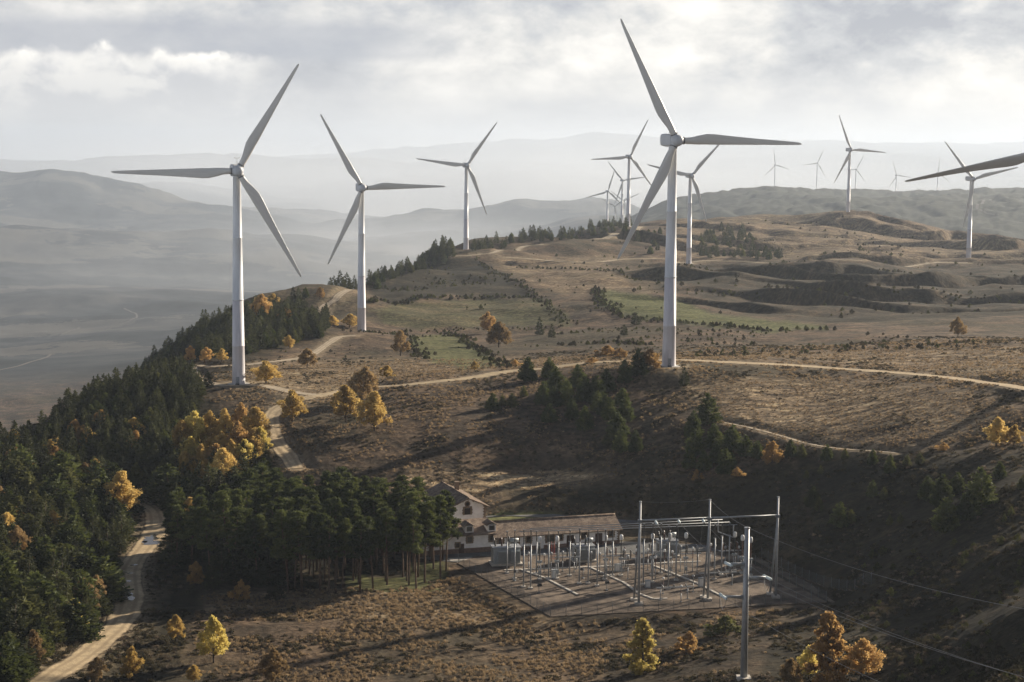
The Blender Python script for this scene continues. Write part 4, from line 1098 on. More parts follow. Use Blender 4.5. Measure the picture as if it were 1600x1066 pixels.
# ------------------------------------------------------------------ dry grass and heath close up (uncountable)
def tuft_mesh(seed, n=26, h=0.55, w=0.5, bw=0.05, mat=None):
    rng = np.random.default_rng(seed); V = []
    for i in range(n):
        a = rng.uniform(0, 6.28); r = rng.uniform(0, w); x, y = r * math.cos(a), r * math.sin(a)
        lx, ly = rng.normal(size=2) * 0.22; hh = h * rng.uniform(0.5, 1.2); t = rng.uniform(0, 6.28); cx, cy = math.cos(t) * bw, math.sin(t) * bw
        V += [(x - cx, y - cy, -0.1), (x + cx, y + cy, -0.1), (x + cx * .6 + lx, y + cy * .6 + ly, hh), (x - cx * .6 + lx, y - cy * .6 + ly, hh)]
    return leaves_mesh("tuft", np.array(V), mat)
tuft_home = empty("dry_grass_clump", (1e-3, 0, 0))
bpy.data.objects.remove(tuft_home)
def first_tuft(name, me, px, py, label):
    x, y, z = hit(px, py)
    return put(name, me, None, None, (x, y, z), label=label, category="grass clump", group="grass clumps in the heath foreground")
T1 = first_tuft("grass_clump", tuft_mesh(1, 30, 0.6, 0.55, 0.06, L_STRAW), 620, 985, "pale dry grass clump in the heath below the pine wood")
T2 = first_tuft("grass_clump", tuft_mesh(2, 26, 0.45, 0.7, 0.07, L_STRAW), 560, 1010, "low spreading pale dry grass clump in the heath at lower centre")
T3 = first_tuft("grass_clump", tuft_mesh(3, 30, 0.5, 0.6, 0.08, L_HEATH), 700, 1020, "brown dry grass clump in the heath left of the yellow tree")
V_ = blob_leaves([(0, 0, 0.15, 0.6, 0.38), (0.5, 0.3, 0.1, 0.4, 0.28)], 190, 0.16, np.random.default_rng(5), 1.3)
T4 = first_tuft("grass_clump", leaves_mesh("tuft", V_, L_SCR), 520, 1050, "dark heather cushion in the heath at the bottom edge")
V_ = blob_leaves([(0, 0, 0.15, 0.6, 0.35)], 190, 0.16, np.random.default_rng(6), 1.3)
T5 = first_tuft("grass_clump", leaves_mesh("tuft", V_, L_HEATH), 480, 1000, "brown heather cushion in the heath below the pine wood")
rg = np.random.default_rng(77)
def area_pts(n, dlo, dhi, ulo, uhi, seed):
    rg = np.random.default_rng(seed)
    D = dlo * (dhi / dlo) ** rg.uniform(0, 1, n) ; u = rg.uniform(ulo, uhi, n)
    return u * D, D
IJ = lambda G, x, y: bil(G, U, V, x / y, np.log(y))
straw_g = MASK[..., 1].astype(float); dark_g = MASK[..., 2].astype(float); green_g = MASK[..., 0].astype(float)
x, y = area_pts(200000, 215, 620, -0.40, 0.40, 1)
dplot = polydist(x, y, PLOT); rdist = IJ(np.minimum(road_d, 50), x, y)
ok = (dplot > 1.5) & (rdist > -0.25)
cl = fbm(x / 7, y / 7, 61, 3) * 0.5 + 0.5 + straw_g[np.clip(np.searchsorted(V, np.log(y)), 0, NV - 1), np.clip(np.searchsorted(U, x / y), 0, NU - 1)] * 0.35 - IJ(dark_g, x, y) * 0.42
ok &= rg.uniform(0, 1, len(x)) < np.clip((cl - 0.42) * 3.5, 0, 1)
s = rg.uniform(0.3, 0.85, len(x)) * (1 - 0.5 * np.clip(IJ(straw_g, x, y), 0, 1) * (y > 380))
instancer("dry_grass", np.c_[x, y, s][ok], [T1, T2, T1, T3], tilt=0.12, seed=2, label="dry straw coloured grass covering the near slopes")
x, y = area_pts(105000, 215, 640, -0.40, 0.40, 2)
ok = (polydist(x, y, PLOT) > 1.5) & (IJ(np.minimum(road_d, 50), x, y) > 0.5) & (IJ(green_g, x, y) < 0.4)
cl = fbm(x / 11, y / 11, 71, 3) * 0.5 + 0.5 - IJ(straw_g, x, y) * 0.22 + IJ(dark_g, x, y) * 0.15
ok &= rg.uniform(0, 1, len(x)) < np.clip((cl - 0.42) * 3.0, 0, 1)
s = rg.uniform(0.35, 1.1, len(x)) ** 1.6 * 0.9
instancer("heather", np.c_[x, y, s][ok], [T4, T4, T5, T4], tilt=0.1, seed=3, label="dark heather and low scrub cushions on the near slopes")
# ------------------------------------------------------------------ the substation yard
def gravel_mat(name, c1, c2):
    m, t = mat_new(name)
    pos = t.n('ShaderNodeNewGeometry').outputs['Position']
    a = t.noise(pos, 0.25, 5, 0.6); b_ = t.noise(pos, 4.0, 5, 0.7)
    c = t.mix(t.maprange(a, 0.35, 0.65), c1, c2)
    f = t.maprange(b_, 0.3, 0.7, 0.7, 1.3)
    c = t.mix(1.0, c, t.n('ShaderNodeCombineColor', {0: f, 1: f, 2: f}).outputs[0], 'MULTIPLY')
    finish(t, c, 0.9, 0, bump(t, b_, 0.7, 0.1), 0.2); return m
M_GRAVEL = gravel_mat("gravel", (0.065, 0.050, 0.039), (0.20, 0.155, 0.115))
M_ASPH = gravel_mat("asphalt", (0.10, 0.10, 0.10), (0.15, 0.15, 0.145))
M_CONC = simple("pale_concrete", (0.52, 0.48, 0.42), 0.85, 0, 0.15, 1.5)
M_STEEL = simple("galvanised_steel", (0.33, 0.345, 0.36), 0.5, 0.3, 0.12, 1.2)
M_DSTEEL = simple("weathered_steel", (0.20, 0.215, 0.23), 0.55, 0.3, 0.15, 1.2)
M_PORC = simple("brown_porcelain", (0.10, 0.035, 0.022), 0.35, 0, 0.15, 6, 0.5)
M_DPORC = simple("dark_porcelain", (0.03, 0.028, 0.028), 0.4, 0, 0.15, 6, 0.5)
M_GLASS = simple("glass_insulator", (0.72, 0.80, 0.80), 0.2, 0, 0.05, 6, 0.6)
M_WHITE = simple("white_casing", (0.74, 0.74, 0.72), 0.5, 0, 0.06, 2)
M_GREYP = simple("grey_enamel", (0.36, 0.385, 0.39), 0.5, 0.1, 0.1, 1.5)
M_RED = simple("red_paint", (0.38, 0.05, 0.035), 0.5, 0, 0.1, 3)
M_WIRE = simple("conductor_wire", (0.16, 0.16, 0.165), 0.6, 0.3, 0.05, 1)
def sheet(name, poly, z, mat, thick=0.25, **props):
    b = MB(); n = len(poly)
    vs = [(p[0], p[1], z) for p in poly] + [(p[0], p[1], z - thick) for p in poly]
    b.add(vs, [tuple(range(n))] + [(i, i + n, (i + 1) % n + n, (i + 1) % n) for i in range(n)])
    return b.build(name, mat, **props)
def ccw(poly):
    a = sum(poly[i][0] * poly[(i + 1) % len(poly)][1] - poly[(i + 1) % len(poly)][0] * poly[i][1] for i in range(len(poly)))
    return poly if a > 0 else poly[::-1]
sheet("gravel_yard", ccw(YARD), 0.02, M_GRAVEL, kind='structure')
FORE = [onz(*p)[:2] for p in ((655, 872), (714, 878.5), (742, 868.5), (1128, 860.5), (1100, 851), (975, 846), (770, 862), (660, 868))]
sheet("paved_forecourt", ccw(FORE), -0.03, M_ASPH, kind='structure')
sheet("service_road", ccw([onz(*p)[:2] for p in ((742,803),(800,800.5),(862,803),(910,808),(1000,814),(1000,818),(908,813),(860,809),(800,806),(744,809))]), 0.02, M_ASPH, kind='structure')
sheet("sandy_strip", ccw([onz(*p)[:2] for p in ((700, 872.5), (772, 869.5), (990, 864), (1000, 866.5), (800, 872.2), (704, 876))]), 0.01 - 0.02, M_CONC, 0.2, kind='structure')
sheet("perimeter_path", ccw([onz(*p)[:2] for p in ((1172, 872), (1186, 872), (1352, 955), (1306, 945))]), -0.02, M_GRAVEL, kind='structure')

PHI = math.radians(11.3)
E1 = Vector((math.cos(PHI), math.sin(PHI), 0)); E2 = Vector((-math.sin(PHI), math.cos(PHI), 0))
O = Vector(onz(998, 945))
def hgt(px_top, D):
    """height above the yard of a photo row at forward distance D"""
    return pt(800, px_top, D)[2]
def slab_line(px_pts, w, h, label):
    P_ = [Vector(onz(*p)) for p in px_pts]; b = MB()
    for i in range(len(P_) - 1):
        d = P_[i + 1] - P_[i]; L = d.length; c = (P_[i] + P_[i + 1]) / 2
        n = max(1, int(L / 1.0))
        for k in range(n):
            q = P_[i] + d * ((k + .5) / n); b.box((q.x, q.y, h / 2 + 0.02), (L / n - 0.04, w, h), math.atan2(d.y, d.x))
    o = b.build("cable_duct", M_CONC, None, None, label=label, category="cable duct")
slab_line([(812,890),(850,903),(903,930)], 0.55, 0.18, "pale concrete cable duct cover running diagonally, leftmost in the yard")
slab_line([(922,887),(975,911),(1000,929),(1021,936.5),(1043,936)], 0.55, 0.18, "pale concrete cable duct cover through the yard's middle, ending near the first portal mast")
slab_line([(1020,884),(1060,900),(1092,913),(1116,926),(1131,933.5),(1162,933)], 0.55, 0.18, "pale concrete cable duct cover passing the middle portal mast")
slab_line([(788,891.5),(925,886.5),(1062,879),(1095,878)], 0.6, 0.16, "long pale concrete kerb crossing the back of the yard")

def ins_prof(h, r, sheds=8):
    pr = [(r * .5, 0)]
    for i in range(sheds):
        z = h * (i + 0.2) / sheds
        pr += [(r * .5, z), (r, z + h / sheds * .25), (r * .5, z + h / sheds * .55)]
    pr.append((r * .5, h)); return pr
def mk(name, fn, mat): b = MB(); fn(b); return b.mesh(name, [mat] if not isinstance(mat, list) else mat)
def post_mesh(h, r, name="post"):
    def f(b):
        b.tube([(0, 0, 0), (0, 0, h)], r, 10); b.box((0, 0, 0.08), (r * 4, r * 4, 0.12)); b.box((0, 0, h + 0.03), (r * 3.4, r * 3.4, 0.06))
    return mk(name, f, M_STEEL)
ME_FOOT = mk("footing", lambda b: b.box((0, 0, 0.12), (0.9, 0.9, 0.35)), M_CONC)
# tall post insulator supports of the busbars
def tall_post(px, py, ytop, label, group):
    x, y, z = onz(px, py); h = hgt(ytop, y) ; r = 0.15
    e = empty("busbar_support", (x, y, 0.02), PHI, label=label, category="support post", group=group)
    hp = h * 0.74
    put("footing", ME_FOOT, None, e)
    put("post", post_mesh(hp, r), None, e)
    b = MB(); b.lathe((0, 0, hp + 0.06), ins_prof(h - hp - 0.2, 0.17, 9), 10)
    b.build("insulator", M_DPORC, e); b = MB(); b.box((0, 0, h - 0.08), (0.4, 0.3, 0.12)); b.build("clamp", M_STEEL, e)
TALL = [(818,918,827),(829,920,827),(804,905,828),(792,896,830),(857,904,828),(890,900,827),(905,912,824),(919,912,826),(933,916,825),(945,906,826),(957,900,826),(1005,914,816),(1019,910,816),(1032,896,816),(1044,921,820),(1056,907,818),(1116,906,816),(1127,899,814),(1139,893,814),(838,897,829),(872,899,828)]
for i, q in enumerate(TALL):
    lb = ("slim steel busbar support in the left half of the yard, toward the white buildings" if q[0] < 900 else
          "slim steel busbar support in the middle of the yard, left of the first portal mast" if q[0] < 990 else
          "slim steel busbar support between the first and middle portal masts" if q[0] < 1100 else
          "slim steel busbar support just right of the middle portal mast")
    tall_post(*q, lb, lb.replace("slim steel busbar support", "busbar supports"))
# circuit breaker columns with pale heads
def breaker(px, py, ytop, label, red=False, grp='circuit breaker columns of the yard'):
    x, y, z = onz(px, py); h = hgt(ytop, y)
    e = empty("circuit_breaker", (x, y, 0.02), PHI, label=label, category="circuit breaker")
    hs = h * 0.40
    put("footing", ME_FOOT, None, e)
    b = MB()
    for sx in (-0.22, 0.22): b.tube([(sx, 0, 0), (sx, 0, hs)], 0.07, 8)
    for k in range(4): b.box((0, 0, 0.4 + k * (hs - 0.6) / 3), (0.5, 0.06, 0.07))
    b.build("stand", M_STEEL, e)
    b = MB(); b.box((0, 0, hs + 0.15), (1.0, 0.6, 0.42)); b.box((0, -0.33, hs * 0.45), (0.5, 0.35, 0.8)); b.build("drive_box", M_GREYP, e)
    b = MB(); b.lathe((0, 0, hs + 0.36), ins_prof(h - hs - 1.65, 0.2, 12), 10); b.build("insulator", M_PORC if red else M_DPORC, e)
    b = MB(); b.lathe((0, 0, h - 1.3), [(0.16, 0), (0.34, 0.08), (0.40, 0.35), (0.40, 0.95), (0.30, 1.2), (0.1, 1.3)], 12); b.build("head", M_WHITE, e)
BR = [(843,906,838,"white headed circuit breaker column, leftmost in the yard"), (870,905,837,"white headed circuit breaker column, second from the left, beside the red ladder"),
 (946,902,835,"white headed circuit breaker column, third from the left"), (970,900,834,"white headed circuit breaker column near the right end of the long tiled roof"),
 (1019,899,832,"white headed circuit breaker column just right of the first portal mast"), (1046,900,831,"white headed circuit breaker column midway between first and middle portal masts"),
 (1071,900,830,"white headed circuit breaker column left of the middle portal mast"),
 (1147,892,828,"dark stemmed circuit breaker column, left of the red stemmed pair"), (1159,896,833,"red brown stemmed circuit breaker column, left one of the pair by the steel pole"), (1172,899,836,"red brown stemmed circuit breaker column, right one of the pair by the steel pole")]
for i, (px, py, yt, lb) in enumerate(BR): breaker(px, py, yt, lb, red=i >= 8)
# isolator frames: beam on posts with three pairs of insulators
def isolator(px, py, L, h, label, ins=1.5, rot=0.0, red=False, n=3):
    x, y, z = onz(px, py)
    e = empty("isolator_switch", (x, y, 0.02), PHI + rot, label=label, category="isolator switch")
    for sx in (-L * .38, L * .38):
        o = put("post", post_mesh(h, 0.11), None, e); o.location = (sx, 0, 0)
    b = MB(); b.box((0, -0.3, h + 0.14), (L, 0.14, 0.16)); b.box((0, 0.3, h + 0.14), (L, 0.14, 0.16)); b.build("beam", M_STEEL, e)
    for k in range(n):
        cx = (k - (n - 1) / 2) * L / n
        b = MB()
        for sy in (-0.32, 0.32): b.lathe((cx, sy, h + 0.22), ins_prof(ins, 0.13, 8), 8)
        b.build("insulator", M_PORC if red else M_DPORC, e)
        b = MB(); b.tube([(cx, -0.5, h + 0.3 + ins), (cx, 0.5, h + 0.3 + ins)], 0.05, 6); b.build("blade_contact", M_STEEL, e)
ISO = [(842,886,6.0,2.6,"isolator switch frame behind the leftmost circuit breaker"), (886,890,5.5,2.6,"isolator switch frame before the second grey transformer"), (962,889,6.0,2.8,"isolator switch frame in front of the long building's right end"),
 (985,897,5.0,3.2,"isolator switch frame just left of the first portal mast"), (1028,881,6.0,2.6,"isolator switch frame at the yard's back between first two portal masts"), (1073,886,6.5,2.8,"isolator switch frame left of the middle portal mast, at the back"),
 (1053,937,7.5,2.4,"low empty steel frame near the front of the yard beyond the first portal mast"), (1122,915,8.0,2.6,"low steel frame to the right of the middle portal mast"), (1140,884,5.0,3.2,"isolator switch frame at the yard's right back corner"),
 (1006,884,5.0,2.6,"isolator switch frame right behind the first portal mast")]
for i, (px, py, L, h, lb) in enumerate(ISO): isolator(px, py, L, h, lb, 1.7 if i not in (6, 7) else 0.35, 0, i in (2, 8))
# short apparatus posts: instrument transformers and surge arresters
rr = random.Random(12)
def apparatus(px, py, ytop, kind, label, group):
    x, y, z = onz(px, py); h = max(3.0, hgt(ytop, y)); e = empty(("surge_arrester" if kind else "instrument_transformer"), (x, y, .02), PHI, label=label, category="arrester" if kind else "transformer post", group=group)
    put("post", post_mesh(h * .5, .09), None, e)
    b = MB(); b.lathe((0, 0, h * .5 + .06), ins_prof(h * .36, .14, 9), 8); b.build("insulator", M_DPORC if kind else M_PORC, e)
    b = MB(); b.lathe((0, 0, h * .86), [(.1, 0), (.24, .05), (.24, h * .1), (.12, h * .13)], 10); b.build("cap", M_STEEL if kind else M_WHITE, e)
for px, py, yt in ((826,893,862),(850,895,864),(861,893,862),(879,893,860),(897,894,862),(923,899,860),(937,896,862),(953,893,858),(975,893,856),(981,905,866),(994,893,856),(1012,891,855),(1024,905,866),(1038,893,856),(1050,892,858),(1063,893,850),(1082,893,852),(1089,899,850),(1110,884,846),(1117,886,848),(1133,888,850),(1154,884,850),(1083,925,896),(1064,941,912),(1036,928,900)):
    kd = px % 2
    reg_ = "left part" if px < 900 else "middle" if px < 1000 else "right part"
    apparatus(px, py, yt, kd, ("short dark ribbed surge arrester on a thin post in the yard's " if kd else "short red brown instrument transformer on a thin post in the yard's ") + reg_, ("surge arresters in the yard's " if kd else "instrument transformers in the yard's ") + reg_)
# busbars on top of the supports
def bar(p, q, r, label, name="busbar", cat="busbar", sag=0.0, mat=None, n=2):
    p, q = Vector(p), Vector(q); b = MB(); pts_ = []
    for i in range(n):
        t = i / (n - 1); v = p.lerp(q, t); v.z -= 4 * sag * t * (1 - t); pts_.append(v)
    b.tube(pts_, r, 7)
    return b.build(name, mat or M_STEEL, None, None, label=label, category=cat)
for k, (yl, yr, xe, D0, D1) in enumerate(((831, 820, 1152, 360, 368), (828.5, 816, 1140, 364, 372), (826, 812, 1129, 368, 376))):
    bar(pt(812 + 8 * k, yl, D0), pt(xe, yr, D1), 0.09, ("front", "middle", "rear")[k] + " one of the three long parallel steel busbars above the yard")
for (a_, b_, lb) in (((1122,813,371),(1122,831,371),"left hanging steel drop tube at the right end of the busbars"), ((1122,831,371),(1146,840,366),"sloping steel tube joining the two drop tubes at the busbars' right end"), ((1146,820.5,366),(1146,840,366),"right hanging steel drop tube at the right end of the busbars")):
    bar(pt(*a_), pt(*b_), 0.13, lb, "drop_tube", "drop tube")
# portal masts: a straight mast with a raking leg
PM = []
for px, py, yt, lx, ly, lb in ((998, 945, 783, 990.5, 938, "left steel portal mast in front of the yard"), (1106, 938, 779, 1099, 934, "middle steel portal mast in front of the yard"), (1212, 934, 774, 1203, 929, "right steel portal mast, tallest in the photo, near the yard's corner")):
    x, y, z = onz(px, py); h = hgt(yt, y); PM.append((Vector((x, y, 0)), h))
    e = empty("portal_mast", (x, y, 0.02), 0, label=lb, category="portal mast")
    b = MB(); b.tube([(0, 0, 0), (0, 0, h)], [0.27, 0.19], 12); b.tube([(0, 0, h), (0, 0, h + 0.15)], 0.28, 12); b.build("mast", M_STEEL, e)
    lxw, lyw, _ = onz(lx, ly)
    b = MB(); b.tube([(lxw - x, lyw - y, 0), (0, 0.0, h * 0.815)], [0.22, 0.15], 10); b.build("raking_leg", M_DSTEEL, e)
    b = MB(); b.box((0, 0, 0.2), (1.6, 1.6, 0.5)); b.box((lxw - x, lyw - y, 0.19), (1.3, 1.3, 0.46)); b.build("footing", M_CONC, e)
    b = MB(); b.box((0, 0, h * 0.815), (0.9, 0.9, 0.5)); b.build("bracket", M_DSTEEL, e)
beam_z = [h * 0.822 for _, h in PM]
for i in range(2):
    p = PM[i][0] + Vector((0, 0, beam_z[i])); q = PM[i + 1][0] + Vector((0, 0, beam_z[i + 1]))
    d = (q - p).normalized() * 0.5
    e = bar(p + d, q - d, 0.19, ("left", "right")[i] + " half of the long steel crossbeam carried by the portal masts", "crossbeam", "crossbeam")
# the big tubular pole and its three arms
PX, PY, PZ = hit(1162, 1061)
PD = PY
ph = pt(1167, 826, PD)[2] - PZ
e = empty("power_pole", (PX, PY, PZ), 0, label="tall grey tubular steel power pole standing in front of the substation fence", category="power pole")
b = MB(); b.tube([(0, 0, -0.5), (0, 0, ph)], [0.60, 0.38], 20); b.tube([(0, 0, ph), (0, 0, ph + 0.2)], 0.46, 16); b.build("shaft", M_STEEL, e)
b = MB(); b.box((0, 0, 0.1), (2.2, 2.2, 0.5)); b.build("footing", M_CONC, e)
def rel(px, py, D=None): v = Vector(pt(px, py, D or PD)); return v - Vector((PX, PY, PZ))
ARMT = []
for (a_, b_) in (((1163,879),(1136,881)), ((1168,904),(1197,902)), ((1162,932),(1129,932))):
    za = rel(*a_).z; tip = rel(*b_); ARMT.append(tip + Vector((PX, PY, PZ)))
    b = MB(); s = 0.5 if tip.x > 0 else -0.5
    b.tube([(s * 0.8, 0, tip.z - 0.1), (tip.x, 0, tip.z)], [0.30, 0.17], 10); b.tube([(s * 1.0, 0, tip.z - .1), (s * 1.15, 0, tip.z - .1)], 0.45, 10); b.build("arm", M_STEEL, e)
def string(p, q, label, k=10, r=0.24):
    """insulator string from p towards q"""
    p, q = Vector(p), Vector(q); d = (q - p); L = d.length; d.normalize(); pts_ = []; rs = []
    for i in range(k):
        t = i / k * L
        for dt, rr_ in ((0.0, 0.1), (0.03, r), (0.5, r * 0.75), (0.6, 0.1)):
            pts_.append(p + d * (t + dt * L / k)); rs.append(rr_)
    b = MB(); b.tube(pts_, rs, 10); b.build("insulator_string", M_GLASS, None, None, label=label, category="insulator")
beamy = lambda px: pt(px, 814, (PM[1][0].y + PM[0][0].y) / 2)
starts = []
for t_, px in ((0.22, 1022), (0.55, 1057), (0.9, 1092)):
    v = PM[0][0].lerp(PM[1][0], t_); v.z = beam_z[0] + (beam_z[1] - beam_z[0]) * t_ - 0.25; v.y -= 0.3; starts.append(v)
targets = [ARMT[2], ARMT[0], ARMT[1]]
nm3 = ["lower left arm", "upper left arm", "right arm"]; nb3 = ["leftmost", "middle", "right"]
far_end = [Vector(pt(1720, 1190, 140)), Vector(pt(1850, 1120, 140)), Vector(pt(1960, 1150, 140))]
for i in range(3):
    s_, g_ = starts[i], targets[i]; d = (g_ - s_).normalized()
    s2 = s_ + d * 1.9 + Vector((0, 0, -0.25)); g1 = g_ - d * 0.25; g2 = g_ - d * 2.1 + Vector((0, 0, -0.1))
    string(s_ , s2, f"{nb3[i]} pale glass insulator string under the left crossbeam", 10, 0.26)
    string(g1, g2, f"pale glass insulator string on the yard side of the pole's {nm3[i]}", 10, 0.26)
    bar(s2, g2, 0.027, f"thin conductor wire from the {nb3[i]} portal string to the pole's {nm3[i]}", "conductor", "wire", 0.5, M_WIRE, 14)
    f_ = far_end[i]; d2 = (f_ - g_).normalized(); h1 = g_ + d2 * 0.35; h2 = g_ + d2 * 2.6 + Vector((0, 0, -0.12))
    string(h1, h2, f"pale glass insulator string on the outer side of the pole's {nm3[i]}", 11, 0.26)
    bar(h2, f_, 0.027, f"thin conductor wire leaving the pole's {nm3[i]} toward the lower right", "conductor", "wire", 2.0, M_WIRE, 24)
    # jumper loop under the arm
    b = MB(); b.tube([g2, g_.lerp(g2, .5) + Vector((0, 0, -1.6)), g_ + Vector((0.1, 0, -2.3)), g_.lerp(h2, .5) + Vector((0, 0, -1.6)), h2], 0.035, 6)
    b.build("jumper_loop", M_WIRE, None, None, label=f"slack jumper loop hanging under the pole's {nm3[i]}", category="wire")
ptop = Vector((PX, PY, PZ + ph + 0.2)); q_ = PM[1][0] + Vector((0, 0, PM[1][1] + 0.1))
bar(q_, ptop, 0.03, "thin earth wire from the middle portal mast's top to the pole's top", "earth_wire", "wire", 0.5, M_WIRE, 14)
bar(ptop, pt(1950, 1000, 140), 0.03, "thin earth wire leaving the pole's top toward the right", "earth_wire", "wire", 2.5, M_WIRE, 24)
bar(PM[0][0] + Vector((0, 0, PM[0][1] + .1)), q_, 0.03, "thin earth wire between the tops of the left and middle portal masts", "earth_wire", "wire", 0.35, M_WIRE, 12)
# droppers from the crossbeam strings to the yard gear
for i, (px, py) in enumerate(((1030, 858), (1062, 856), (1094, 853))):
    bar(starts[i] + Vector((0, 0.8, -0.6)), pt(px, py, 357), 0.03, f"slack dropper wire beneath the crossbeam, {('leftmost','middle','rightmost')[i]} of three", "dropper_wire", "wire", 0.9, M_WIRE, 12)

# transformers
def transformer(px, py, w, h, d, label, pipes=True):
    x, y, z = onz(px, py)
    e = empty("transformer", (x, y, 0.02), PHI, label=label, category="transformer")
    b = MB(); b.box((0, 0, 0.2), (w * 1.15, d * 1.3, 0.4)); b.build("plinth", M_CONC, e)
    b = MB(); b.box((0, 0, 0.4 + h * .46), (w, d, h * .92)); 
    for k in range(6): b.box((-w * .5 + w * (k + .5) / 6, -d / 2 - 0.06, 0.4 + h * .46), (0.1, 0.12, h * .88))
    b.build("tank", M_GREYP, e)
    b = MB(); b.box((0, 0, 0.4 + h * .96), (w * 1.06, d * 1.1, h * .07)); b.build("lid", M_STEEL, e)
    for sx in (-0.18, 0.28):
        b = MB()
        for k in range(11): b.box((sx * w - 0.9 + k * 0.18, -d / 2 - 0.75, 0.4 + h * .48), (0.07, 1.1, h * .66))
        b.box((sx * w, -d / 2 - 0.75, 0.4 + h * .82), (1.95, 0.25, 0.2)); b.build("radiator", M_GREYP, e)
    b = MB(); b.tube([(w * .1, 0.3, h * 1.42), (w * .48, 0.3, h * 1.42)], 0.45, 14)
    for sx in (.15, .42): b.tube([(w * sx, .3, h * 1.0), (w * sx, .3, h * 1.35)], 0.08, 6)
    b.build("expansion_tank", M_GREYP, e)
    for k in range(3):
        cx = -w * .38 + k * w * .24
        b = MB(); b.tube([(cx, 0, h + .35), (cx - 0.5 + .3 * k, -.2, h + 2.5)], [0.2, 0.12], 10)
        b.build("bushing", M_PORC if k % 2 else M_DPORC, e)
transformer(790, 881, 6.0, 3.6, 3.2, "large grey transformer at the left end of the yard by the white building")
transformer(911, 876, 4.6, 3.2, 2.8, "second grey transformer in front of the long tiled building")
transformer(1042, 869, 4.4, 3.4, 2.8, "rear grey transformer behind the portal masts")
def cabinet(px, py, w, h, label, mat=None):
    x, y, z = onz(px, py); e = empty("control_cabinet", (x, y, 0.02), PHI, label=label, category="cabinet")
    b = MB(); b.box((0, 0, h / 2 + .15), (w, 0.7, h)); b.box((0, 0, h + .19), (w * 1.1, .85, .08)); b.box((0, 0, 0.07), (w * 1.1, .8, .14)); b.build("casing", mat or M_GREYP, e)
    b = MB(); b.box((0, -.365, h / 2 + .15), (w * .86, .03, h * .88)); b.box((w * .3, -.40, h / 2), (0.05, .05, .2)); b.build("door", mat or M_WHITE, e)
cabinet(866, 904, 1.1, 1.7, "pale control cabinet beside the second circuit breaker"); cabinet(1012, 918, 1.0, 1.3, "small grey cabinet right of the left portal mast"); cabinet(1095, 917, 1.0, 1.7, "grey cabinet at the foot of the middle portal mast"); cabinet(965, 893, 1.3, 1.4, "grey cabinet under the isolator left of the first portal mast")
def flood(px, py, yt, label, rz):
    x, y, z = onz(px, py); h = hgt(yt, y); e = empty("floodlight", (x, y, .02), rz, label=label, category="floodlight")
    b = MB(); b.tube([(0, 0, 0), (0, 0, h)], .07, 8); b.box((0, 0, .1), (.5, .5, .25)); b.build("pole", M_DSTEEL, e)
    b = MB(); b.box((0, -.35, h + .1), (.9, .55, .5), 0, 0, .8); b.box((0, -.1, h), (.3, .5, .12)); b.build("lamp", M_DARKM, e)
flood(842, 927, 914, "low dark floodlight on a short pole at the yard's left front", .4); flood(948, 923, 909, "low dark floodlight on a short pole left of the first portal mast", .2)
flood(804, 908, 893, "low floodlight near the large grey transformer", 1.0); flood(911, 904, 889, "low floodlight in front of the second transformer", -.5)
# red ladder
x, y, z = onz(864, 875); e = empty("ladder", (x, y, .02), PHI, label="red metal step ladder standing between the transformers", category="ladder")
h = hgt(846, y); b = MB()
for sx in (-.35, .35): b.tube([(sx, -.6, 0), (sx, 0, h)], .035, 6); b.tube([(sx, .8, 0), (sx, .05, h)], .03, 6)
b.build("rail", M_RED, e); b = MB()
for k in range(9): t_ = (k + 1) / 10; b.box((0, -.6 * (1 - t_), h * t_), (.7, .07, .04))
b.build("rung", M_RED, e)
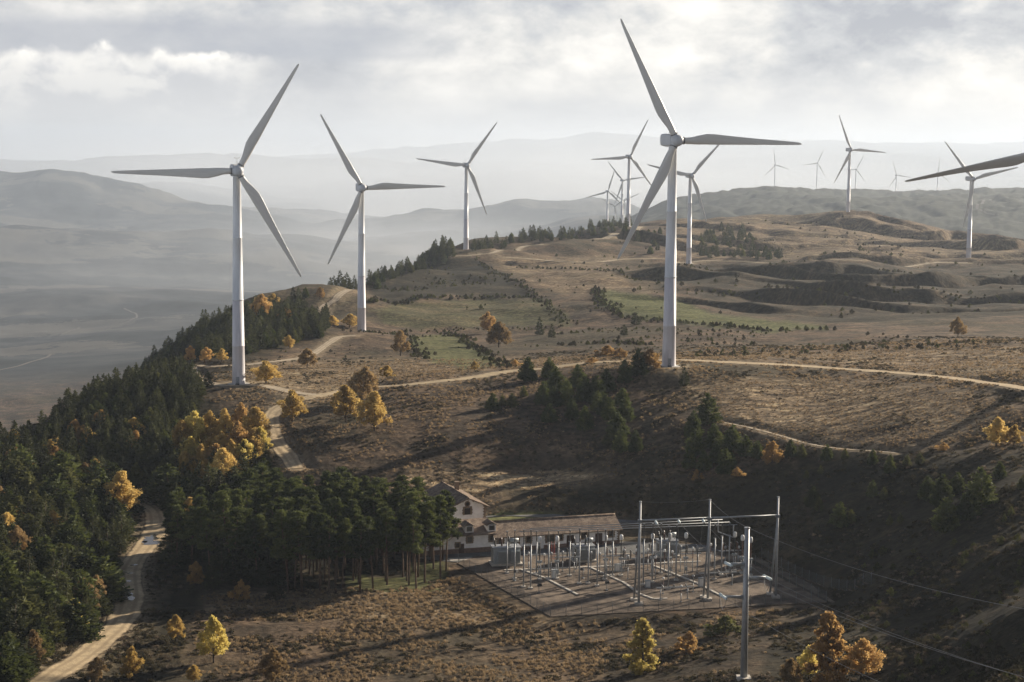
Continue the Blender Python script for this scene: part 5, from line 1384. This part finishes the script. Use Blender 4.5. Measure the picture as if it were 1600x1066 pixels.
# fence round the yard
def chain_mat():
    m, t = mat_new("chain_link")
    tc = t.n('ShaderNodeTexCoord').outputs['UV']
    sp = t.n('ShaderNodeSeparateXYZ', {0: tc}); u, v, _ = sp.outputs
    def lines(q): return t.math('LESS_THAN', t.math('FRACT', t.math('MULTIPLY', q, 8.0)), 0.15)
    w_ = t.math('MAXIMUM', lines(t.math('ADD', u, v)), lines(t.math('SUBTRACT', u, v)))
    p = t.n('ShaderNodeBsdfPrincipled', {'Base Color': (0.10, 0.11, 0.11), 'Roughness': 0.6, 'Metallic': 0.3})
    tr = t.n('ShaderNodeBsdfTransparent')
    t.n('ShaderNodeOutputMaterial', {0: t.n('ShaderNodeMixShader', {0: w_, 1: tr, 2: p})})
    return m
M_CHAIN = chain_mat()
def fence(px_pts, label, h=2.3, sp=3.2):
    P_ = [Vector(onz(*p)) for p in px_pts]; o = P_[0]
    e = empty("chain_link_fence", tuple(o), 0, label=label, category="fence")
    V_ = []; F_ = []; uv = []; L0 = 0; pb = MB(); pb.tube([(0, 0, 0), (0, 0, h), (0.0, 0.0, h + 0.12)], [.05, .05, .02], 6)
    pm_ = pb.mesh("post", [M_DSTEEL]); kb = MB()
    for i in range(len(P_) - 1):
        d = P_[i + 1] - P_[i]; L = d.length; n = max(1, round(L / sp))
        for k in range(n + (1 if i == len(P_) - 2 else 0)):
            q = P_[i] + d * (k / n) - o; q.z = float(H(q.x + o.x, q.y + o.y)) ; pp = put("post", pm_, None, e); pp.location = q
        for k in range(n):
            a_ = P_[i] + d * (k / n) - o; c_ = P_[i] + d * ((k + 1) / n) - o; za = float(H(a_.x + o.x, a_.y + o.y)); zc = float(H(c_.x + o.x, c_.y + o.y)); b0 = len(V_)
            V_ += [(a_.x, a_.y, za), (c_.x, c_.y, zc), (c_.x, c_.y, zc + h - .05), (a_.x, a_.y, za + h - .05)]; F_.append((b0, b0 + 1, b0 + 2, b0 + 3)); s_ = L / n
            uv += [(L0, 0), (L0 + s_, 0), (L0 + s_, h), (L0, h)]; L0 += s_
            m_ = (a_ + c_) / 2; kb.box((m_.x, m_.y, (za + zc) / 2 + .1), (s_ - .02, .15, .16), math.atan2(d.y, d.x))
    me = bpy.data.meshes.new("mesh_panel"); me.from_pydata(V_, [], F_); me.materials.append(M_CHAIN)
    ul = me.uv_layers.new(name="uv"); ul.data.foreach_set("uv", np.array(uv, np.float32).ravel()); put("mesh_panel", me, None, e)
    kb.build("kerb", M_GRAVEL, e)
fence([(716, 880.5), (743, 896), (860, 963.5)], "chain link fence along the left edge of the gravel yard, facing the brown heath")
fence([(860, 963.5), (1100, 951), (1291, 940.5)], "chain link fence along the front edge of the gravel yard")
fence([(1291, 940.5), (1160, 873)], "chain link fence along the right edge of the gravel yard")
fence([(1360, 956), (1190, 872)], "dark outer chain link fence at the foot of the slope, right of the path")

# ------------------------------------------------------------------ the white farmhouse and its long wing
def tile_mat():
    m, t = mat_new("roof_tiles")
    tc = t.n('ShaderNodeTexCoord').outputs['Object']
    sp = t.n('ShaderNodeSeparateXYZ', {0: tc}); x, y, z = sp.outputs
    rib = t.math('SINE', t.math('MULTIPLY', x, 22.0))
    n1 = t.noise(tc, 0.9, 5, 0.65); n2 = t.noise(tc, 5.0, 4, 0.7)
    f = t.math('ADD', t.math('MULTIPLY', n1, 0.5), t.math('MULTIPLY', n2, 0.5))
    c = t.ramp(f, [(0.36, (0.065, 0.050, 0.040)), (0.47, (0.18, 0.130, 0.098)), (0.55, (0.29, 0.22, 0.165)), (0.66, (0.46, 0.38, 0.29))])
    hh = t.math('ADD', t.math('MULTIPLY', rib, 0.5), n2)
    finish(t, c, 0.9, 0, bump(t, hh, 0.9, 0.12), 0.2); return m
M_TILE = tile_mat()
M_PLAS = simple("white_plaster", (0.88, 0.86, 0.84), 0.9, 0, 0.10, 0.8)
M_BRICK = simple("brick_base", (0.19, 0.125, 0.095), 0.9, 0, 0.3, 2.5)
M_STONE = simple("brown_stone", (0.22, 0.16, 0.11), 0.9, 0, 0.25, 3)
M_PANE = simple("dark_pane", (0.018, 0.016, 0.016), 0.25, 0, 0.1, 1, 0.5)
M_WOOD = simple("dark_timber", (0.07, 0.04, 0.03), 0.8, 0, 0.2, 3)
def window(parent, cx, y, z, w, h, surround=True, stone=0.28):
    b = MB(); b.box((cx, y - 0.02, z), (w, 0.10, h)); o = b.build("window", M_PANE, parent)
    b = MB(); b.box((cx, y - 0.08, z), (0.07, 0.05, h)); b.box((cx, y - 0.085, z), (w, 0.05, 0.07)); b.build("glazing_bar", M_WOOD, o)
    if surround:
        b = MB(); s = stone
        b.box((cx, y - .05, z + h / 2 + s / 2), (w + 2 * s, .16, s)); b.box((cx, y - .06, z - h / 2 - s / 2), (w + 2 * s, .2, s))
        for sx in (-1, 1):
            for k in range(5): b.box((cx + sx * (w / 2 + s / 2 + (.06 if k % 2 else 0)), y - .05, z - h / 2 + h * (k + .5) / 5), (s + (.12 if k % 2 else 0), .15 + .003 * k, h / 5 - .01))
        b.build("surround", M_STONE, o)
    return o
def slope(b, x0, x1, y0, z0, y1, z1, t=0.22, mi=0):
    """roof slab rising from (y0,z0) to (y1,z1)"""
    b.add([(x0, y0, z0), (x1, y0, z0), (x1, y1, z1), (x0, y1, z1), (x0, y0, z0 - t), (x1, y0, z0 - t), (x1, y1, z1 - t), (x0, y1, z1 - t)],
          [(0, 1, 2, 3), (7, 6, 5, 4), (0, 4, 5, 1), (1, 5, 6, 2), (2, 6, 7, 3), (3, 7, 4, 0)], mi)
c0 = Vector(onz(772, 863)); c1 = Vector(onz(968, 849.5)); AL = math.atan2((c1 - c0).y, (c1 - c0).x); LW = (c1 - c0).length
# long wing
e = empty("long_building", tuple(c0), AL, label="long low white building with a speckled brown tiled roof behind the substation", category="building")
eh, rh, dp = 3.55, 6.0, 8.4
b = MB(); b.box((LW / 2, dp / 2, eh / 2 + .45), (LW, dp, eh - .9))
b.add([(LW, 0, eh), (LW, dp, eh), (LW, dp / 2, rh - .15)], [(0, 1, 2)]); b.add([(0, 0, eh), (0, dp, eh), (0, dp / 2, rh - .15)], [(2, 1, 0)]); b.build("wall", M_PLAS, e)
b = MB(); b.box((LW / 2, dp / 2, .425), (LW + .06, dp + .06, .95)); b.build("brick_base", M_BRICK, e)
b = MB(); slope(b, -.3, LW + .5, -.7, eh - .12, dp / 2, rh + .1); slope(b, LW + .5, -.3, dp + .7, eh - .12, dp / 2, rh + .1); b.tube([(-.3, dp / 2, rh + .12), (LW + .5, dp / 2, rh + .12)], .17, 8); b.build("roof", M_TILE, e)
for t_, w_, h_, zz in ((.05, 1.0, 1.3, 2.3), (.16, 1.7, 2.2, 2.2), (.27, 1.0, 1.2, 2.4), (.44, 1.8, 1.7, 2.4), (.52, .9, 1.2, 2.5), (.71, 1.2, 1.3, 2.5), (.93, 1.1, 1.3, 2.5)): window(e, LW * t_, 0, zz, w_, h_)
for t_ in (.36, .60, .83): b = MB(); b.box((LW * t_, -.04, 1.45), (1.7, .14, 2.6)); b.build("door", M_WOOD if t_ > .5 else M_WHITE, e)
b = MB()
for k in range(9):
    for xx in (0.0, LW): b.box((xx + (.35 if k % 2 else .22) * (1 if xx == 0 else -1) , -.02, .95 + .28 * k), ((.7 if k % 2 else .44), .12, .25))
b.build("corner_stones", M_STONE, e)
# farmhouse: two storeyed gabled block with a tiled lean-to in front
AG = math.radians(20)
g0 = Vector(onz(655, 869))
e = empty("farmhouse", tuple(g0), AL, label="white farmhouse with tiled gable roof and lean-to with two dormers beside the pine wood", category="house")
WL = (c0 - g0).length - .05; lh, lt, ld = 4.3, 6.3, 6.0
b = MB(); b.box((WL / 2, ld / 2, lh / 2 + .5), (WL, ld, lh - 1.0)); b.build("lower_wall", M_PLAS, e)
b = MB(); b.box((WL / 2, ld / 2, .5), (WL + .06, ld + .06, 1.1)); b.build("brick_base", M_BRICK, e)
b = MB(); slope(b, -.6, WL + .9, -.8, lh - .1, ld + .6, lt); b.build("lean_to_roof", M_TILE, e)
k_ = WL / (772 - 655)
for px in (735, 771):
    cx = (px - 655) * k_
    d_ = MB(); d_.box((cx, 1.6, lh + 1.0), (1.9, 3.0, 1.5)); o = d_.build("dormer", M_PLAS, e)
    r_ = MB()
    for sx in (-1, 1): r_.add([(cx, -.25, lh + 2.5), (cx + sx * 1.35, -.25, lh + 1.7), (cx + sx * 1.35, 3.4, lh + 1.7), (cx, 3.4, lh + 2.5), (cx, -.25, lh + 2.36), (cx + sx * 1.35, -.25, lh + 1.56), (cx + sx * 1.35, 3.4, lh + 1.56), (cx, 3.4, lh + 2.36)], [(0, 1, 2, 3), (7, 6, 5, 4), (0, 4, 5, 1), (1, 5, 6, 2), (2, 6, 7, 3)])
    r_.build("dormer_roof", M_TILE, o); r_ = MB(); r_.box((cx, .08, lh + 1.05), (1.3, .12, 1.1)); r_.build("pane", M_PANE, o)
    window(e, cx, 0, 3.0, 1.1, 1.2)
window(e, (716 - 655) * k_, 0, 1.9, .8, .9); window(e, (716 - 655) * k_, 0, 3.5, .35, .6, False); window(e, 2.2, 0, 2.9, .9, 1.1)
b = MB(); b.box(((722 - 655) * k_ , -.04, 1.1), (1.2, .14, 2.1)); b.build("door", M_WOOD, e)
# the gabled block in the house's own frame, turned a little further
gl = Vector(pt(701.5, 815, 391)); gl.z = 0
M_ = Matrix.Rotation(AG - AL, 4, 'Z'); org = (Matrix.Rotation(-AL, 4, 'Z') @ (gl - g0))
def bl(b): # carry shapes into the house frame
    b.v = [tuple(org + (M_ @ Vector(v))) for v in b.v]; return b
GW, GDp, geh, gph = 8.9, 19.0, 8.3, 10.2
b = MB(); b.box((GW / 2, GDp / 2, geh / 2), (GW, GDp, geh)); b.add([(0, 0, geh), (GW, 0, geh), (GW / 2, 0, gph - .1)], [(0, 1, 2)]); b.add([(0, GDp, geh), (GW, GDp, geh), (GW / 2, GDp, gph - .1)], [(2, 1, 0)])
bl(b).build("gable_wall", M_PLAS, e)
b = MB()
for sx in (0, 1):
    X0 = -1.0 if sx == 0 else GW + 1.0; xm = GW / 2; z0 = geh - .42 
    b.add([(X0, -.8, z0), (xm, -.8, gph + .1), (xm, GDp + .6, gph + .1), (X0, GDp + .6, z0), (X0, -.8, z0 - .25), (xm, -.8, gph - .15), (xm, GDp + .6, gph - .15), (X0, GDp + .6, z0 - .25)],
          [(0, 1, 2, 3), (7, 6, 5, 4), (0, 4, 5, 1), (2, 6, 7, 3), (3, 7, 4, 0)] if sx == 1 else [(3, 2, 1, 0), (4, 5, 6, 7), (1, 5, 4, 0), (3, 7, 6, 2), (0, 4, 7, 3)])
b.tube([(GW / 2, -.8, gph + .14), (GW / 2, GDp + .6, gph + .14)], .18, 8)
bl(b).build("roof", M_TILE, e)
b = MB(); b.tube([(GW / 2, -.06, 8.75), (GW / 2, -.14, 8.75)], .42, 14); bl(b).build("round_window", M_PANE, e)
b = MB(); b.tube([(GW / 2, -.01, 8.75), (GW / 2, -.06, 8.75)], .7, 14); bl(b).build("round_surround", M_STONE, e)
b = MB(); b.box((GW / 2, -.06, 7.0), (1.35, .12, 1.5)); bl(b).build("window", M_PANE, e)
b = MB()
for sx in (-1, 1):
    for k in range(5): b.box((GW / 2 + sx * (.9 + (.07 if k % 2 else 0)), -.05, 6.35 + .32 * k), (.42 + (.14 if k % 2 else 0), .14, .3))
b.box((GW / 2, -.05, 7.98), (2.2, .15, .34))
for k in range(12):
    for xx, s_ in ((0, 1), (GW, -1)): b.box((xx + s_ * (.3 if k % 2 else .18), -.03, 4.4 + .33 * k), ((.64 if k % 2 else .4), .12, .3))
for k in range(7): b.box((.6 + k * (GW - 1.2) / 6, -.45, geh + .02 + (gph - geh - .4) * (1 - abs(k - 3) / 3.35)), (.16, .7, .16))
bl(b).build("stone_trim", M_STONE, e)
for k in range(4):
    b = MB(); b.box((-.05, 3 + k * 5, 6.6), (.12, .9, 1.0)); bl(b).build("window", M_PANE, e)
b = MB(); b.box((GW * .7, GDp * .7, gph + .1), (.9, .9, 2.0)); b.box((GW * .7, GDp * .7, gph + 1.15), (1.1, 1.1, .15)); bl(b).build("chimney", M_STONE, e)
# puddles on the lower road
def puddle_mat():
    m, t = mat_new("puddle_water"); finish(t, (0.05, 0.045, 0.04), 0.04, 0, None, 0.8); return m
M_PUD = puddle_mat()
rr = random.Random(5)
PUD = [(238,842,2.0,1.5),(232,846,1.6,2.2),(245,848,1.4,1.4),(236,851,2.4,1.0),(226,848,.8,.9),(241,838,.9,1.2),(209,884,.7,.7),(196,895,.5,.6),(203,897,.8,.4),(201,909,.7,.5),(192,932,1.0,.9),(200,930,.8,1.4),(205,936,.7,1.8)]
for i, (px, py, rx, ry) in enumerate(PUD):
    x, y, z = hit(px, py)
    n = 22; b = MB(); vs = []; ph_ = rr.uniform(0, 6)
    zz = max(float(H(x + rx * math.cos(k) * .9, y + ry * math.sin(k) * .9)) for k in range(6)) + 0.115
    for k in range(n):
        a = 2 * math.pi * k / n; r = 1 + .25 * math.sin(2 * a + ph_) + .15 * math.sin(5 * a + ph_ * 2); vs.append((x + rx * r * math.cos(a), y + ry * r * math.sin(a), zz + .015))
    b.add(vs, [tuple(range(n))]); 
    lb = "shiny rain puddle in the cluster where the lower road leaves the pine shade" if i < 6 else ("small rain puddle along the shaded middle of the lower road" if i < 10 else "rain puddle at the left edge of the lower road before the sunlit stretch")
    b.build("puddle", M_PUD, None, None, label=lb, category="puddle", group=lb.replace("puddle", "puddles", 1).replace("shiny ", "").replace("small ", ""))
# ------------------------------------------------------------------ haze: one even body of air round the camera and the land
def build_haze():
    zlo = float(Z.min()) - 3.0; zhi = float(Z.max()) + 15.0
    b = MB()
    xs = (-36500, 36500); ys = (-60, 34500)
    b.box(((xs[0] + xs[1]) / 2, (ys[0] + ys[1]) / 2, (zlo + zhi) / 2), (xs[1] - xs[0], ys[1] - ys[0], zhi - zlo))
    m = bpy.data.materials.new("haze"); m.use_nodes = True
    t = NT(m.node_tree)
    pv = t.n('ShaderNodeVolumePrincipled', {'Color': (0.61, 0.70, 0.83), 'Density': HAZE_D, 'Anisotropy': 0.28})
    o = t.n('ShaderNodeOutputMaterial'); t.t.links.new(pv.outputs[0], o.inputs['Volume'])
    b.build("haze", m, kind='stuff')
HAZE_D = 0.000058
build_haze()
# a thin bank of mist lying in the valley beyond the ridge
def mist(px, py, D, rx, ry, rz, dens, label):
    bm = bmesh.new(); bmesh.ops.create_icosphere(bm, subdivisions=4, radius=1.0)
    me = bpy.data.meshes.new("mist"); bm.to_mesh(me); bm.free()
    m = bpy.data.materials.new("mist"); m.use_nodes = True; t = NT(m.node_tree)
    tc = t.n('ShaderNodeTexCoord').outputs['Object']
    r = t.n('ShaderNodeVectorMath', {0: tc}, operation='LENGTH').outputs['Value']
    nz = t.noise(t.n('ShaderNodeVectorMath', {0: tc, 1: (1.6, 1.6, 1.0)}, operation='MULTIPLY').outputs[0], 1.3, 2, 0.5)
    f = t.math('MULTIPLY', t.maprange(r, 0.15, 0.98, 1.0, 0.0), t.maprange(nz, 0.30, 0.65, 0.35, 1.3))
    pv = t.n('ShaderNodeVolumePrincipled', {'Color': (0.84, 0.89, 0.96), 'Density': t.math('MULTIPLY', f, dens), 'Anisotropy': 0.3})
    o = t.n('ShaderNodeOutputMaterial'); t.t.links.new(pv.outputs[0], o.inputs['Volume'])
    x, y, z = pt(px, py, D)
    ob = put("mist", me, m, None, (x, y, z), kind='stuff', label=label); ob.scale = (rx, ry, rz)
mist(560, 475, 6500, 1900, 3300, 430, 0.00036, "pale mist lying in the valley left of the ridge")
mist(800, 310, 12500, 4800, 4500, 700, 0.00017, "pale mist over the far hills behind the ridge crest")
mist(240, 285, 14500, 3600, 2500, 480, 0.00022, "pale mist between the far left mountain crests")
